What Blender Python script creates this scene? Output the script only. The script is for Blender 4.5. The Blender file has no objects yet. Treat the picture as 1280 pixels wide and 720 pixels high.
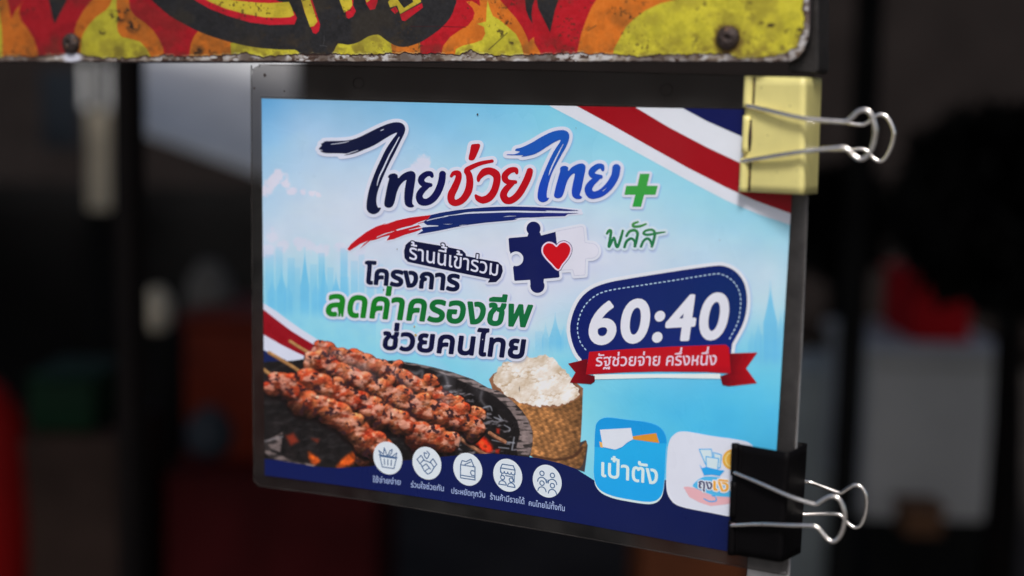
import bpy, math, random
import numpy as np
from mathutils import Vector

random.seed(7); np.random.seed(7)
S = bpy.context.scene
COL = S.collection

# ------------------------------------------------------------------ camera
FPX, CX, CY = 1778.0, 640.0, 360.0            # 50 mm lens measured on a 1280 px wide frame
ZC = 1.45                                     # height of the poster's centre above the ground
CAM = np.array([0.3322, -0.6347, ZC + 0.1044])
yaw, pitch, roll = map(math.radians, (-27.12, -7.31, 1.31))
FW = np.array([math.sin(yaw) * math.cos(pitch), math.cos(yaw) * math.cos(pitch), math.sin(pitch)])
RT = np.cross(FW, [0, 0, 1.0]); RT /= np.linalg.norm(RT); UP = np.cross(RT, FW)
RT, UP = RT * math.cos(roll) + UP * math.sin(roll), UP * math.cos(roll) - RT * math.sin(roll)
cam = bpy.data.cameras.new('camera'); cob = bpy.data.objects.new('camera', cam); COL.objects.link(cob)
from mathutils import Matrix
cob.matrix_world = Matrix(((RT[0], UP[0], -FW[0], CAM[0]), (RT[1], UP[1], -FW[1], CAM[1]),
                           (RT[2], UP[2], -FW[2], CAM[2]), (0, 0, 0, 1)))
cam.sensor_width = 36; cam.lens = 36 * FPX / 1280; cam.clip_start = 0.02; cam.clip_end = 500
cam.dof.use_dof = True; cam.dof.focus_distance = 0.72; cam.dof.aperture_fstop = 3.1
cam.dof.aperture_blades = 9
S.camera = cob

# ------------------------------------------------------------------ light
SUN_EL, SUN_AZ = math.radians(52), math.radians(158)     # behind the camera, a little to the right
w = bpy.data.worlds.new('World'); S.world = w; w.use_nodes = True
nt = w.node_tree; bgn = nt.nodes['Background']
sky = nt.nodes.new('ShaderNodeTexSky'); sky.sky_type = 'NISHITA'; sky.sun_disc = False
sky.sun_elevation = SUN_EL; sky.sun_rotation = SUN_AZ
sky.air_density = 1.0; sky.dust_density = 4.0; sky.ozone_density = 1.0
nt.links.new(sky.outputs[0], bgn.inputs[0]); bgn.inputs[1].default_value = 0.058
sun = bpy.data.lights.new('sun', 'SUN'); sun.energy = 1.45; sun.angle = math.radians(12); sun.color = (1, .985, .97)
sob = bpy.data.objects.new('sun', sun); COL.objects.link(sob)
sdir = Vector((math.sin(SUN_AZ) * math.cos(SUN_EL), math.cos(SUN_AZ) * math.cos(SUN_EL), math.sin(SUN_EL)))
sob.rotation_euler = sdir.to_track_quat('Z', 'Y').to_euler(); sob.location = sdir * 20
S.view_settings.view_transform = 'Standard'; S.view_settings.look = 'None'
S.view_settings.exposure = 0.56; S.view_settings.gamma = 1.0
S.cycles.use_denoising = True; S.cycles.transparent_max_bounces = 16
GAIN = np.array([1.20, 1.26, 1.36])                                   # white paper (208 in the picture) is albedo ~0.8

# ------------------------------------------------------------------ geometry helpers
def ray(px, py):
    px = np.asarray(px, float)[..., None]; py = np.asarray(py, float)[..., None]
    return FW + RT * (px - CX) / FPX - UP * (py - CY) / FPX
def P(px, py, y=0.0):                         # point of the plane Y = y
    r = ray(px, py); t = (y - CAM[1]) / r[..., 1:2]
    return CAM + r * t
def B(px, py, d):                             # point at depth d
    return CAM + ray(px, py) * d

def lin(c):
    c = np.asarray(c, float) / 255.0
    return np.where(c <= .04045, c / 12.92, ((c + .055) / 1.055) ** 2.4)

def new_obj(name, me, mat=None, parent=None):
    o = bpy.data.objects.new(name, me); COL.objects.link(o)
    if mat is not None: me.materials.append(mat)
    if parent is not None:
        o.parent = parent; o.matrix_parent_inverse = Matrix.Translation(-Vector(parent.location))
    return o
def mesh_from(name, verts, faces, mat=None, parent=None, smooth=False):
    me = bpy.data.meshes.new(name)
    me.from_pydata([tuple(map(float, v)) for v in verts], [], [tuple(f) for f in faces])
    me.update()
    if smooth: me.polygons.foreach_set('use_smooth', [True] * len(me.polygons))
    return new_obj(name, me, mat, parent)
def empty(name, loc, label, cat, group=None):
    o = bpy.data.objects.new(name, None); COL.objects.link(o); o.location = Vector([float(v) for v in loc]); o.empty_display_size = .02
    tag(o, label, cat, group); return o
def tag(o, label=None, cat=None, group=None, kind=None):
    if label: o['label'] = label
    if cat: o['category'] = cat
    if group: o['group'] = group
    if kind: o['kind'] = kind
    return o

class MB:
    def __init__(s): s.v = []; s.f = []
    def add(s, v, f):
        n = len(s.v); s.v += [tuple(map(float, p)) for p in v]; s.f += [tuple(i + n for i in q) for q in f]
    def box(s, c, size, rz=0.0, bev=0.0):
        import bmesh
        bm = bmesh.new(); bmesh.ops.create_cube(bm, size=1)
        for v in bm.verts: v.co = Vector((v.co.x * size[0], v.co.y * size[1], v.co.z * size[2]))
        if bev > 0: bmesh.ops.bevel(bm, geom=list(bm.edges), offset=bev, segments=2, affect='EDGES', profile=.6)
        ca, sa = math.cos(rz), math.sin(rz)
        bm.verts.index_update()
        s.add([(c[0] + v.co.x * ca - v.co.y * sa, c[1] + v.co.x * sa + v.co.y * ca, c[2] + v.co.z) for v in bm.verts],
              [[v.index for v in f.verts] for f in bm.faces]); bm.free()
    def lathe(s, c, prof, n=40):
        v = []; f = []
        for r, z in prof:
            for k in range(n):
                a = 2 * math.pi * k / n; v.append((c[0] + r * math.cos(a), c[1] + r * math.sin(a), c[2] + z))
        for i in range(len(prof) - 1):
            for k in range(n):
                f.append((i * n + k, i * n + (k + 1) % n, (i + 1) * n + (k + 1) % n, (i + 1) * n + k))
        f.append(tuple(range(n - 1, -1, -1))); m = (len(prof) - 1) * n; f.append(tuple(range(m, m + n)))
        s.add(v, f)
    def tube(s, pts, r, n=12, closed=False, smooth=2):
        p = np.array(pts, float)
        rr = np.full(len(p), float(r)) if np.isscalar(r) else np.array(r, float)
        if smooth: p, rr = catmull(p, rr, smooth + 2, closed)
        m = len(p)
        T = np.gradient(p, axis=0) if not closed else (np.roll(p, -1, 0) - np.roll(p, 1, 0))
        T /= np.linalg.norm(T, axis=1)[:, None] + 1e-12
        a = np.array([0, 0, 1.0]) if abs(T[0][2]) < .9 else np.array([1.0, 0, 0])
        nrm = np.cross(T[0], a); nrm /= np.linalg.norm(nrm)
        v = []
        for i in range(m):
            nrm = nrm - T[i] * nrm.dot(T[i]); nrm /= np.linalg.norm(nrm); b = np.cross(T[i], nrm)
            for k in range(n):
                q = 2 * math.pi * k / n; v.append(p[i] + rr[i] * (nrm * math.cos(q) + b * math.sin(q)))
        f = []
        for i in range(m if closed else m - 1):
            j = (i + 1) % m
            for k in range(n): f.append((i * n + k, i * n + (k + 1) % n, j * n + (k + 1) % n, j * n + k))
        if not closed:
            f.append(tuple(range(n - 1, -1, -1))); f.append(tuple(range((m - 1) * n, m * n)))
        s.add(v, f)
    def build(s, name, mat, parent=None, smooth=True, auto=None):
        o = mesh_from(name, s.v, s.f, mat, parent, smooth)
        if smooth and auto is not None:
            o.data.set_sharp_from_angle(angle=math.radians(auto))
        return o

def catmull(p, r, k, closed=False):
    p = np.asarray(p, float); n = len(p); out = []; ro = []
    for i in range(n if closed else n - 1):
        a, b, c, d = ((p[(i - 1) % n], p[i], p[(i + 1) % n], p[(i + 2) % n]) if closed
                      else (p[max(i - 1, 0)], p[i], p[i + 1], p[min(i + 2, n - 1)]))
        r0, r1 = r[i], r[(i + 1) % n]
        for j in range(k):
            t = j / k
            out.append(.5 * (2 * b + (c - a) * t + (2 * a - 5 * b + 4 * c - d) * t * t + (3 * b - a - 3 * c + d) * t ** 3))
            ro.append(r0 + (r1 - r0) * t)
    if not closed: out.append(p[-1]); ro.append(r[-1])
    return np.array(out), np.array(ro)

# noise on numpy arrays
_T = np.random.RandomState(3).rand(256, 256)
def vnoise(x, y):
    xi = np.floor(x).astype(int); yi = np.floor(y).astype(int); fx = x - xi; fy = y - yi
    fx = fx * fx * (3 - 2 * fx); fy = fy * fy * (3 - 2 * fy)
    g = lambda a, b: _T[a & 255, b & 255]
    return (g(xi, yi) * (1 - fx) + g(xi + 1, yi) * fx) * (1 - fy) + (g(xi, yi + 1) * (1 - fx) + g(xi + 1, yi + 1) * fx) * fy
def fbm(x, y, sc, o=4, seed=0):
    v = 0; a = .5; t = 0
    for k in range(o):
        v = v + a * vnoise(x / sc + 17.3 * seed + 5.1 * k, y / sc + 9.7 * seed + 3.3 * k); t += a; a *= .5; sc *= .5
    return v / t
def sstep(a, b, x):
    t = np.clip((x - a) / (b - a), 0, 1); return t * t * (3 - 2 * t)
def mix(c, d, m):
    m = np.asarray(m)[..., None]; return c * (1 - m) + np.asarray(d, float) * m

# ------------------------------------------------------------------ signed distance shapes (drawn in photograph pixels, laid on the plane)
class SDF:
    def __init__(s, x0, y0, x1, y1, res=3.0, R=10.0):
        s.x0, s.y0, s.res, s.R = float(x0), float(y0), float(res), float(R)
        s.W = int((x1 - x0) * res) + 1; s.H = int((y1 - y0) * res) + 1
        s.X = x0 + np.arange(s.W) / res; s.Y = y0 + np.arange(s.H) / res
        s.d = np.full((s.H, s.W), R)
    def edges(s, E):                          # signed distance of the even-odd area bounded by edges E (n,4)
        d = np.full((s.H, s.W), s.R); par = np.zeros((s.H, s.W + 1), int)
        for x0, y0, x1, y1 in E:
            a = max(int((min(x0, x1) - s.R - s.x0) * s.res), 0); b = min(int((max(x0, x1) + s.R - s.x0) * s.res) + 2, s.W)
            c = max(int((min(y0, y1) - s.R - s.y0) * s.res), 0); e = min(int((max(y0, y1) + s.R - s.y0) * s.res) + 2, s.H)
            if a < b and c < e:
                X = s.X[a:b][None]; Y = s.Y[c:e][:, None]; dx, dy = x1 - x0, y1 - y0; L = dx * dx + dy * dy + 1e-12
                t = np.clip(((X - x0) * dx + (Y - y0) * dy) / L, 0, 1)
                q = np.hypot(X - x0 - t * dx, Y - y0 - t * dy)
                np.minimum(d[c:e, a:b], q, out=d[c:e, a:b])
            if y0 != y1:
                lo, hi = (y0, y1) if y0 < y1 else (y1, y0)
                i0 = max(int(math.ceil((lo - s.y0) * s.res)), 0); i1 = min(int(math.ceil((hi - s.y0) * s.res)), s.H)
                if i0 < i1:
                    rows = np.arange(i0, i1); xs = x0 + (s.Y[rows] - y0) * (x1 - x0) / (y1 - y0)
                    cols = np.clip(np.ceil((xs - s.x0) * s.res).astype(int), 0, s.W)
                    np.add.at(par, (rows, cols), 1)
        ins = (np.cumsum(par, 1)[:, :s.W] % 2) == 1
        return np.where(ins, -d, d)
    def tris(s, E, T):                        # as edges(), with the inside taken from triangles T (n,3,2)
        d = np.abs(s.edges(E)); ins = np.zeros((s.H, s.W), bool)
        for t in T:
            lo, hi = t.min(0), t.max(0)
            a = max(int((lo[0] - s.x0) * s.res), 0); b = min(int((hi[0] - s.x0) * s.res) + 2, s.W); c = max(int((lo[1] - s.y0) * s.res), 0); e = min(int((hi[1] - s.y0) * s.res) + 2, s.H)
            if a >= b or c >= e: continue
            X = s.X[a:b][None]; Y = s.Y[c:e][:, None]; w_ = [(t[(k + 1) % 3][0] - t[k][0]) * (Y - t[k][1]) - (t[(k + 1) % 3][1] - t[k][1]) * (X - t[k][0]) for k in range(3)]
            ins[c:e, a:b] |= ((w_[0] >= 0) & (w_[1] >= 0) & (w_[2] >= 0)) | ((w_[0] <= 0) & (w_[1] <= 0) & (w_[2] <= 0))
        return np.where(ins, -d, d)
    def poly(s, pts, smooth=0):
        p = np.array(pts, float)
        if smooth: p, _ = catmull(p, np.zeros(len(p)), smooth, True)
        q = np.roll(p, -1, 0); return s.edges(np.hstack([p, q]))
    def stroke(s, pts, smooth=4):             # pts (x, y, r)
        p = np.array(pts, float); c, r = p[:, :2], p[:, 2]
        if smooth and len(p) > 2: c, r = catmull(c, r, smooth)
        d = np.full((s.H, s.W), s.R)
        for i in range(len(c) - 1):
            (x0, y0), (x1, y1), r0, r1 = c[i], c[i + 1], r[i], r[i + 1]; M = s.R + max(r0, r1)
            a = max(int((min(x0, x1) - M - s.x0) * s.res), 0); b = min(int((max(x0, x1) + M - s.x0) * s.res) + 2, s.W)
            u = max(int((min(y0, y1) - M - s.y0) * s.res), 0); e = min(int((max(y0, y1) + M - s.y0) * s.res) + 2, s.H)
            if a >= b or u >= e: continue
            X = s.X[a:b][None]; Y = s.Y[u:e][:, None]; dx, dy = x1 - x0, y1 - y0; L = dx * dx + dy * dy + 1e-12
            t = np.clip(((X - x0) * dx + (Y - y0) * dy) / L, 0, 1)
            q = np.hypot(X - x0 - t * dx, Y - y0 - t * dy) - (r0 + (r1 - r0) * t)
            np.minimum(d[u:e, a:b], q, out=d[u:e, a:b])
        return d
    def circle(s, x, y, r): return np.hypot(s.X[None] - x, s.Y[:, None] - y) - r
    def add(s, d): s.d = np.minimum(s.d, d); return s
    def cut(s, d): s.d = np.maximum(s.d, -d); return s
    def clip(s, d): s.d = np.maximum(s.d, d); return s
    def at(s, px, py):
        u = np.clip((px - s.x0) * s.res, 0, s.W - 1.001); v = np.clip((py - s.y0) * s.res, 0, s.H - 1.001)
        i = u.astype(int); j = v.astype(int); a = u - i; b = v - j; d = s.d
        r = (d[j, i] * (1 - a) + d[j, i + 1] * a) * (1 - b) + (d[j + 1, i] * (1 - a) + d[j + 1, i + 1] * a) * b
        out = (px < s.x0) | (py < s.y0) | (px > s.X[-1]) | (py > s.Y[-1])
        return np.where(out, s.R, r)

def area_mesh(g, level=0.0, dfield=None):
    """filled area {d <= level} as faces in pixel coordinates: runs inside, cut cells along the outline"""
    d = (g.d if dfield is None else dfield) - level
    d = d.copy(); d[0, :] = d[-1, :] = 1; d[:, 0] = d[:, -1] = 1
    d[np.abs(d) < 1e-6] = 1e-6
    ins = d < 0
    c = ins[:-1, :-1].astype(int) + ins[:-1, 1:] + ins[1:, 1:] + ins[1:, :-1]
    key = {}; V = []; F = []
    def vt(k, x, y):
        i = key.get(k)
        if i is None:
            i = len(V); key[k] = i; V.append((x, y))
        return i
    X, Y = g.X, g.Y
    full = c == 4
    for j in range(full.shape[0]):
        row = full[j]
        if not row.any(): continue
        df = np.diff(np.concatenate([[0], row.astype(int), [0]])); st = np.where(df == 1)[0]; en = np.where(df == -1)[0]
        for a, b in zip(st, en):
            F.append((vt((a, j), X[a], Y[j]), vt((a, j + 1), X[a], Y[j + 1]), vt((b, j + 1), X[b], Y[j + 1]), vt((b, j), X[b], Y[j])))
    jj, ii = np.where((c > 0) & (c < 4))
    for j, i in zip(jj, ii):
        cs = ((i, j), (i, j + 1), (i + 1, j + 1), (i + 1, j)); f = []
        for k in range(4):
            a, b = cs[k], cs[(k + 1) % 4]; da, db = d[a[1], a[0]], d[b[1], b[0]]
            if da < 0: f.append(vt(a, X[a[0]], Y[a[1]]))
            if (da < 0) != (db < 0):
                t = da / (da - db); e = (min(a, b), max(a, b))
                f.append(vt(e, X[a[0]] + (X[b[0]] - X[a[0]]) * t, Y[a[1]] + (Y[b[1]] - Y[a[1]]) * t))
        if len(f) >= 3: F.append(tuple(f))
    return np.array(V, float).reshape(-1, 2), F

def print_area(name, g, colour, layer, parent, level=0.0, mat=None, dfield=None, y=None):
    V, F = area_mesh(g, level, dfield)
    if len(V) == 0: return None
    y = -layer * LAYER if y is None else y
    W3 = P(V[:, 0], V[:, 1], y)
    me = bpy.data.meshes.new(name); me.from_pydata(W3.tolist(), [], F); me.update()
    c = colour(V[:, 0], V[:, 1]) if callable(colour) else np.tile(np.array(colour, float), (len(V), 1))
    set_ink(me, c)
    return new_obj(name, me, mat or M['ink'], parent)
def set_ink(me, c255):
    a = me.color_attributes.new('ink', 'FLOAT_COLOR', 'POINT')
    L = np.ones((len(c255), 4), np.float32); L[:, :3] = np.clip(lin(np.clip(c255, 0, 255)) * GAIN, 0, .95)
    a.data.foreach_set('color', L.ravel())
def grid_sheet(name, PX, PY, c255, y, mat, parent, keep=None):
    H, W = PX.shape; V = P(PX, PY, y).reshape(-1, 3).astype(np.float32)
    me = bpy.data.meshes.new(name); me.vertices.add(H * W); me.vertices.foreach_set('co', V.ravel())
    idx = np.arange(H * W).reshape(H, W)
    q = np.stack([idx[:-1, :-1], idx[1:, :-1], idx[1:, 1:], idx[:-1, 1:]], -1).reshape(-1, 4)
    if keep is not None: q = q[keep.ravel()[q].all(1)]
    n = len(q); me.loops.add(n * 4); me.loops.foreach_set('vertex_index', q.ravel().astype(np.int32))
    me.polygons.add(n); me.polygons.foreach_set('loop_start', np.arange(0, n * 4, 4, dtype=np.int32))
    me.update(calc_edges=True); me.validate()
    set_ink(me, c255.reshape(-1, 3)); return new_obj(name, me, mat, parent)
LAYER = 0.00005

# Z(x0, y0, s)(pts): enlarged-crop coordinates back to photograph pixels
def Z(x0, y0, s):
    return lambda pts: [(x0 + p[0] / s, y0 + p[1] / s) + tuple(v / s for v in p[2:]) for p in pts]

# ------------------------------------------------------------------ materials
M = {}
def mat(name, col=None, rough=.5, metal=0., spec=.5, attr=None, var=.12, vscale=30., bump=0., bscale=200., spots=None, coat=0., trans=0.):
    m = bpy.data.materials.new(name); m.use_nodes = True; n = m.node_tree.nodes; L = m.node_tree.links
    b = n['Principled BSDF']; b.inputs['Roughness'].default_value = rough; b.inputs['Metallic'].default_value = metal
    b.inputs['Specular IOR Level'].default_value = spec; b.inputs['Coat Weight'].default_value = coat; b.inputs['Coat Roughness'].default_value = .12
    tc = n.new('ShaderNodeTexCoord')
    nz = n.new('ShaderNodeTexNoise'); nz.inputs['Scale'].default_value = vscale; nz.inputs['Detail'].default_value = 6
    L.new(tc.outputs['Object'], nz.inputs['Vector'])
    mr = n.new('ShaderNodeMapRange'); mr.inputs[3].default_value = 1 - var; mr.inputs[4].default_value = 1 + var
    mr.inputs[1].default_value = .3; mr.inputs[2].default_value = .7
    L.new(nz.outputs[0], mr.inputs[0])
    mu = n.new('ShaderNodeVectorMath'); mu.operation = 'SCALE'; L.new(mr.outputs[0], mu.inputs['Scale'])
    if attr:
        at = n.new('ShaderNodeAttribute'); at.attribute_name = attr; L.new(at.outputs['Color'], mu.inputs[0])
    else: mu.inputs[0].default_value = col[:3]
    out = mu.outputs[0]
    for sp in (spots or []):                  # (scale, threshold, width, colour)
        n2 = n.new('ShaderNodeTexNoise'); n2.inputs['Scale'].default_value = sp[0]; n2.inputs['Detail'].default_value = 4
        L.new(tc.outputs['Object'], n2.inputs['Vector'])
        m2 = n.new('ShaderNodeMapRange'); m2.inputs[1].default_value = sp[1]; m2.inputs[2].default_value = sp[1] + sp[2]
        L.new(n2.outputs[0], m2.inputs[0])
        mx = n.new('ShaderNodeMix'); mx.data_type = 'RGBA'; L.new(m2.outputs[0], mx.inputs['Factor'])
        L.new(out, mx.inputs[6]); mx.inputs[7].default_value = (*sp[3], 1); out = mx.outputs[2]
    L.new(out, b.inputs['Base Color'])
    if bump:
        n3 = n.new('ShaderNodeTexNoise'); n3.inputs['Scale'].default_value = bscale; n3.inputs['Detail'].default_value = 5
        L.new(tc.outputs['Object'], n3.inputs['Vector'])
        bp = n.new('ShaderNodeBump'); bp.inputs['Strength'].default_value = bump; bp.inputs['Distance'].default_value = .002
        L.new(n3.outputs[0], bp.inputs['Height']); L.new(bp.outputs[0], b.inputs['Normal'])
    M[name] = m; return m

mat('ink', rough=.34, attr='ink', var=.03, vscale=60, spec=.3)
n = M['ink'].node_tree.nodes; L = M['ink'].node_tree.links              # smudged, unevenly glossy laminate
tc = n.new('ShaderNodeTexCoord'); nz = n.new('ShaderNodeTexNoise'); nz.inputs['Scale'].default_value = 14; nz.inputs['Detail'].default_value = 7; nz.inputs['Distortion'].default_value = 1.2
L.new(tc.outputs['Object'], nz.inputs['Vector']); mr = n.new('ShaderNodeMapRange'); mr.inputs[1].default_value = .32; mr.inputs[2].default_value = .68; mr.inputs[3].default_value = .14; mr.inputs[4].default_value = .55
L.new(nz.outputs[0], mr.inputs[0]); L.new(mr.outputs[0], n['Principled BSDF'].inputs['Roughness'])
mat('sign_ink', rough=.5, attr='ink', var=.07, vscale=40, spec=.25, bump=.06, bscale=150)
mat('paper', (.75, .75, .75), .7)
mat('gold_paint', (.90, .80, .30), .32, 0., .5, coat=.35, var=.08, vscale=60, bump=.05, bscale=300,
    spots=[(520, .71, .04, (.10, .06, .02)), (170, .74, .05, (.20, .13, .05)), (60, .62, .2, (.74, .64, .25))])
mat('black_paint', (.004, .0035, .004), .5, 0., .06, var=.2, bump=.05)
mat('wire', (.95, .90, .85), .24, 1., .5, var=.12, vscale=300, spots=[(500, .66, .1, (.22, .17, .13))])
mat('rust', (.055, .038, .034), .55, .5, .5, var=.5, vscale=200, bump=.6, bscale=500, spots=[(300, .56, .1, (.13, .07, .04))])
mat('dark_steel', (.020, .017, .016), .5, .0, .4, var=.35, vscale=90, bump=.25, bscale=300, spots=[(350, .68, .06, (.22, .2, .2))])
mat('grey_steel', (.46, .45, .45), .45, .2, .5, var=.2, vscale=120, bump=.1)

m = bpy.data.materials.new('clear_film'); m.use_nodes = True; n = m.node_tree.nodes; L = m.node_tree.links
n.remove(n['Principled BSDF']); out = n['Material Output']
tr = n.new('ShaderNodeBsdfTransparent'); tr.inputs[0].default_value = (.42, .41, .405, 1)
gl = n.new('ShaderNodeBsdfGlossy'); gl.inputs['Roughness'].default_value = .25; gl.inputs[0].default_value = (.9, .9, .9, 1)
df = n.new('ShaderNodeBsdfDiffuse'); df.inputs[0].default_value = (.5, .47, .45, 1)
tc = n.new('ShaderNodeTexCoord'); nz = n.new('ShaderNodeTexNoise'); nz.inputs['Scale'].default_value = 45; nz.inputs['Detail'].default_value = 8
L.new(tc.outputs['Object'], nz.inputs['Vector'])
mr = n.new('ShaderNodeMapRange'); mr.inputs[1].default_value = .35; mr.inputs[2].default_value = .75; mr.inputs[3].default_value = .012; mr.inputs[4].default_value = .05
L.new(nz.outputs[0], mr.inputs[0])
m1 = n.new('ShaderNodeMixShader'); L.new(mr.outputs[0], m1.inputs[0]); L.new(tr.outputs[0], m1.inputs[1]); L.new(df.outputs[0], m1.inputs[2])
fr = n.new('ShaderNodeFresnel'); fr.inputs[0].default_value = 1.3
m2 = n.new('ShaderNodeMixShader'); L.new(fr.outputs[0], m2.inputs[0]); L.new(m1.outputs[0], m2.inputs[1]); L.new(gl.outputs[0], m2.inputs[2])
L.new(m2.outputs[0], out.inputs[0]); M['film'] = m
m = bpy.data.materials.new('film_edge'); m.use_nodes = True; n = m.node_tree.nodes; L = m.node_tree.links
n.remove(n['Principled BSDF']); out = n['Material Output']
tr = n.new('ShaderNodeBsdfTransparent'); tr.inputs[0].default_value = (.75, .74, .73, 1)
df = n.new('ShaderNodeBsdfPrincipled'); df.inputs['Base Color'].default_value = (.14, .125, .12, 1); df.inputs['Roughness'].default_value = .25
tc = n.new('ShaderNodeTexCoord'); nz = n.new('ShaderNodeTexNoise'); nz.inputs['Scale'].default_value = 70
L.new(tc.outputs['Object'], nz.inputs['Vector'])
mr = n.new('ShaderNodeMapRange'); mr.inputs[1].default_value = .3; mr.inputs[2].default_value = .7; mr.inputs[3].default_value = .08; mr.inputs[4].default_value = .2
L.new(nz.outputs[0], mr.inputs[0])
m1 = n.new('ShaderNodeMixShader'); L.new(mr.outputs[0], m1.inputs[0]); L.new(tr.outputs[0], m1.inputs[1]); L.new(df.outputs[0], m1.inputs[2])
L.new(m1.outputs[0], out.inputs[0]); M['film_edge'] = m




# ================================================================== THE SETTING: a shaded market behind the stall
BG = dict(spec=.08)
mat('ground', (.030, .026, .024), .8, var=.3, vscale=3, bump=.3, bscale=40, spec=.1)
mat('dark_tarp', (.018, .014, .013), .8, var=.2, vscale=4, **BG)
mat('backdrop_black', (0.00413, 0.003894, 0.003894), .9, var=.2, vscale=4, **BG)
mat('pole_paint', (.0022, .0014, .0014), .7, var=.3, vscale=10, **BG)
mat('grey_tarp', (0.8496, 0.85, 0.85), .7, var=.1, vscale=5, **BG)
mat('beige', (0.6797, 0.6042, 0.472), .6, var=.15, vscale=6, **BG)
mat('slate', (0.0177, 0.02266, 0.03044), .6, var=.2, vscale=6, **BG)
mat('red_gloss', (0.1151, 0.002213, 0.002213), .5, var=.1, vscale=6, **BG)
mat('red_cloth', (0.4012, 0.007021, 0.01204), .7, var=.2, vscale=8, **BG)
mat('rust_red', (0.1062, 0.01416, 0.0059), .6, var=.25, vscale=8, **BG)
mat('maroon', (0.0472, 0.00472, 0.0059), .7, var=.25, vscale=6, **BG)
mat('green', (0.00354, 0.01682, 0.007965), .6, var=.2, vscale=8, **BG)
mat('brown', (0.02124, 0.01298, 0.01062), .7, var=.3, vscale=6, **BG)
mat('pale_grey', (0.4248, 0.4189, 0.413), .5, var=.1, vscale=5, **BG)
mat('teal_grey', (0.3304, 0.3658, 0.3658), .5, var=.15, vscale=5, **BG)
mat('leaf', (0.011, 0.011, 0.011), .8, var=.5, vscale=8, spec=0)
mat('orange', (0.12, 0.06, 0.032), .6, var=.15, vscale=8, **BG)
mat('stone_cloth', (0.1133, 0.1086, 0.1038), .8, var=.2, vscale=6, **BG)
mat('dim_rust', (.060, .017, .006), .7, var=.25, vscale=8, **BG)
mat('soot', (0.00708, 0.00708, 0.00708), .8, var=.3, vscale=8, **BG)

g = MB(); g.add([(-60, -40, 0), (60, -40, 0), (60, 60, 0), (-60, 60, 0)], [(0, 1, 2, 3)]); tag(g.build('ground', M['ground'], smooth=False), kind='structure')
mat('concrete', (.18, .17, .16), .85, var=.25, vscale=4, bump=.3, bscale=60)
g = MB(); g.box((0, -10.1, .02), (40, 20, .04)); tag(g.build('bounce_pavement', M['concrete'], smooth=False), kind='structure')  # unseen pale slab, added to bounce light onto the poster and wires
def solid_quad(name, c4, th, mt, label, cat, sag=0.0, n=14):
    """a sheet of cloth hung between four corners, with thickness and a little sag"""
    A = [np.array(c, float) for c in c4]; V = []; F = []
    nrm = np.cross(A[1] - A[0], A[3] - A[0]); nrm /= np.linalg.norm(nrm)
    for s_ in (0, 1):
        for j in range(n + 1):
            for i in range(n + 1):
                u, v = i / n, j / n; p = (A[0] * (1 - u) + A[1] * u) * (1 - v) + (A[3] * (1 - u) + A[2] * u) * v
                p = p + np.array([0, 0, -sag * math.sin(math.pi * u) * math.sin(math.pi * v) + sag * .12 * math.sin(9 * u + 5 * v)]) + nrm * th * s_; V.append(p)
    k = (n + 1) ** 2
    for j in range(n):
        for i in range(n):
            a = j * (n + 1) + i; F.append((a, a + 1, a + n + 2, a + n + 1)); F.append((k + a, k + a + n + 1, k + a + n + 2, k + a + 1))
    rim_ = [i for i in range(n)] + [n + j * (n + 1) for j in range(n)] + [n * (n + 1) + i for i in range(n, 0, -1)] + [j * (n + 1) for j in range(n, 0, -1)]
    for i in range(len(rim_)): a, b = rim_[i], rim_[(i + 1) % len(rim_)]; F.append((a, k + a, k + b, b))
    b = MB(); b.add(V, F); o = b.build(name, mt); return tag(o, label, cat)
solid_quad('shading_roof', [(-9, .35, 2.75), (5, .35, 2.75), (5, 3.2, 2.9), (-9, 3.2, 2.9)], .004, M['dark_tarp'], 'dark unseen roof sheet added to shade the market behind the sign', 'roof', .12)  # out-of-view sheet added to keep daylight off the background
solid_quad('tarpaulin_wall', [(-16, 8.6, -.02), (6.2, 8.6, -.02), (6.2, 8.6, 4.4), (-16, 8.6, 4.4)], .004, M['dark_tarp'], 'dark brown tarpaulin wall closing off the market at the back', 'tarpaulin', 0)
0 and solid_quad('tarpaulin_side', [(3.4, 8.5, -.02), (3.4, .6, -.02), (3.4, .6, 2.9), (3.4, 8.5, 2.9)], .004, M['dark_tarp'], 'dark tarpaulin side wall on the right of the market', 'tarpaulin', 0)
solid_quad('dark_backdrop', [B(-160, 900, 7.2), B(620, 900, 7.2), B(560, 240, 7.2), B(-160, 225, 7.2)], .004, M['backdrop_black'], 'black sheet added to darken the background behind the boxes on the left', 'backdrop', 0)  # added black sheet, stands in for the deep dark at the left
def vpole(name, px, py, d, w_, mt, label, cat, top=2.7):
    p = B(px, py, d); b = MB(); b.box((p[0], p[1], top / 2), (w_, w_, top), 0, .003); tag(b.build(name, mt, smooth=False), label, cat); return p
vpole('tent_pole', 163, 300, 1.9, .030, M['pole_paint'], 'dark square tent pole standing left of the poster', 'pole')
vpole('tent_pole', 1066, 400, 3.4, .055, M['soot'], 'dark tent pole standing in front of the pale grey chest', 'pole')
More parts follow.
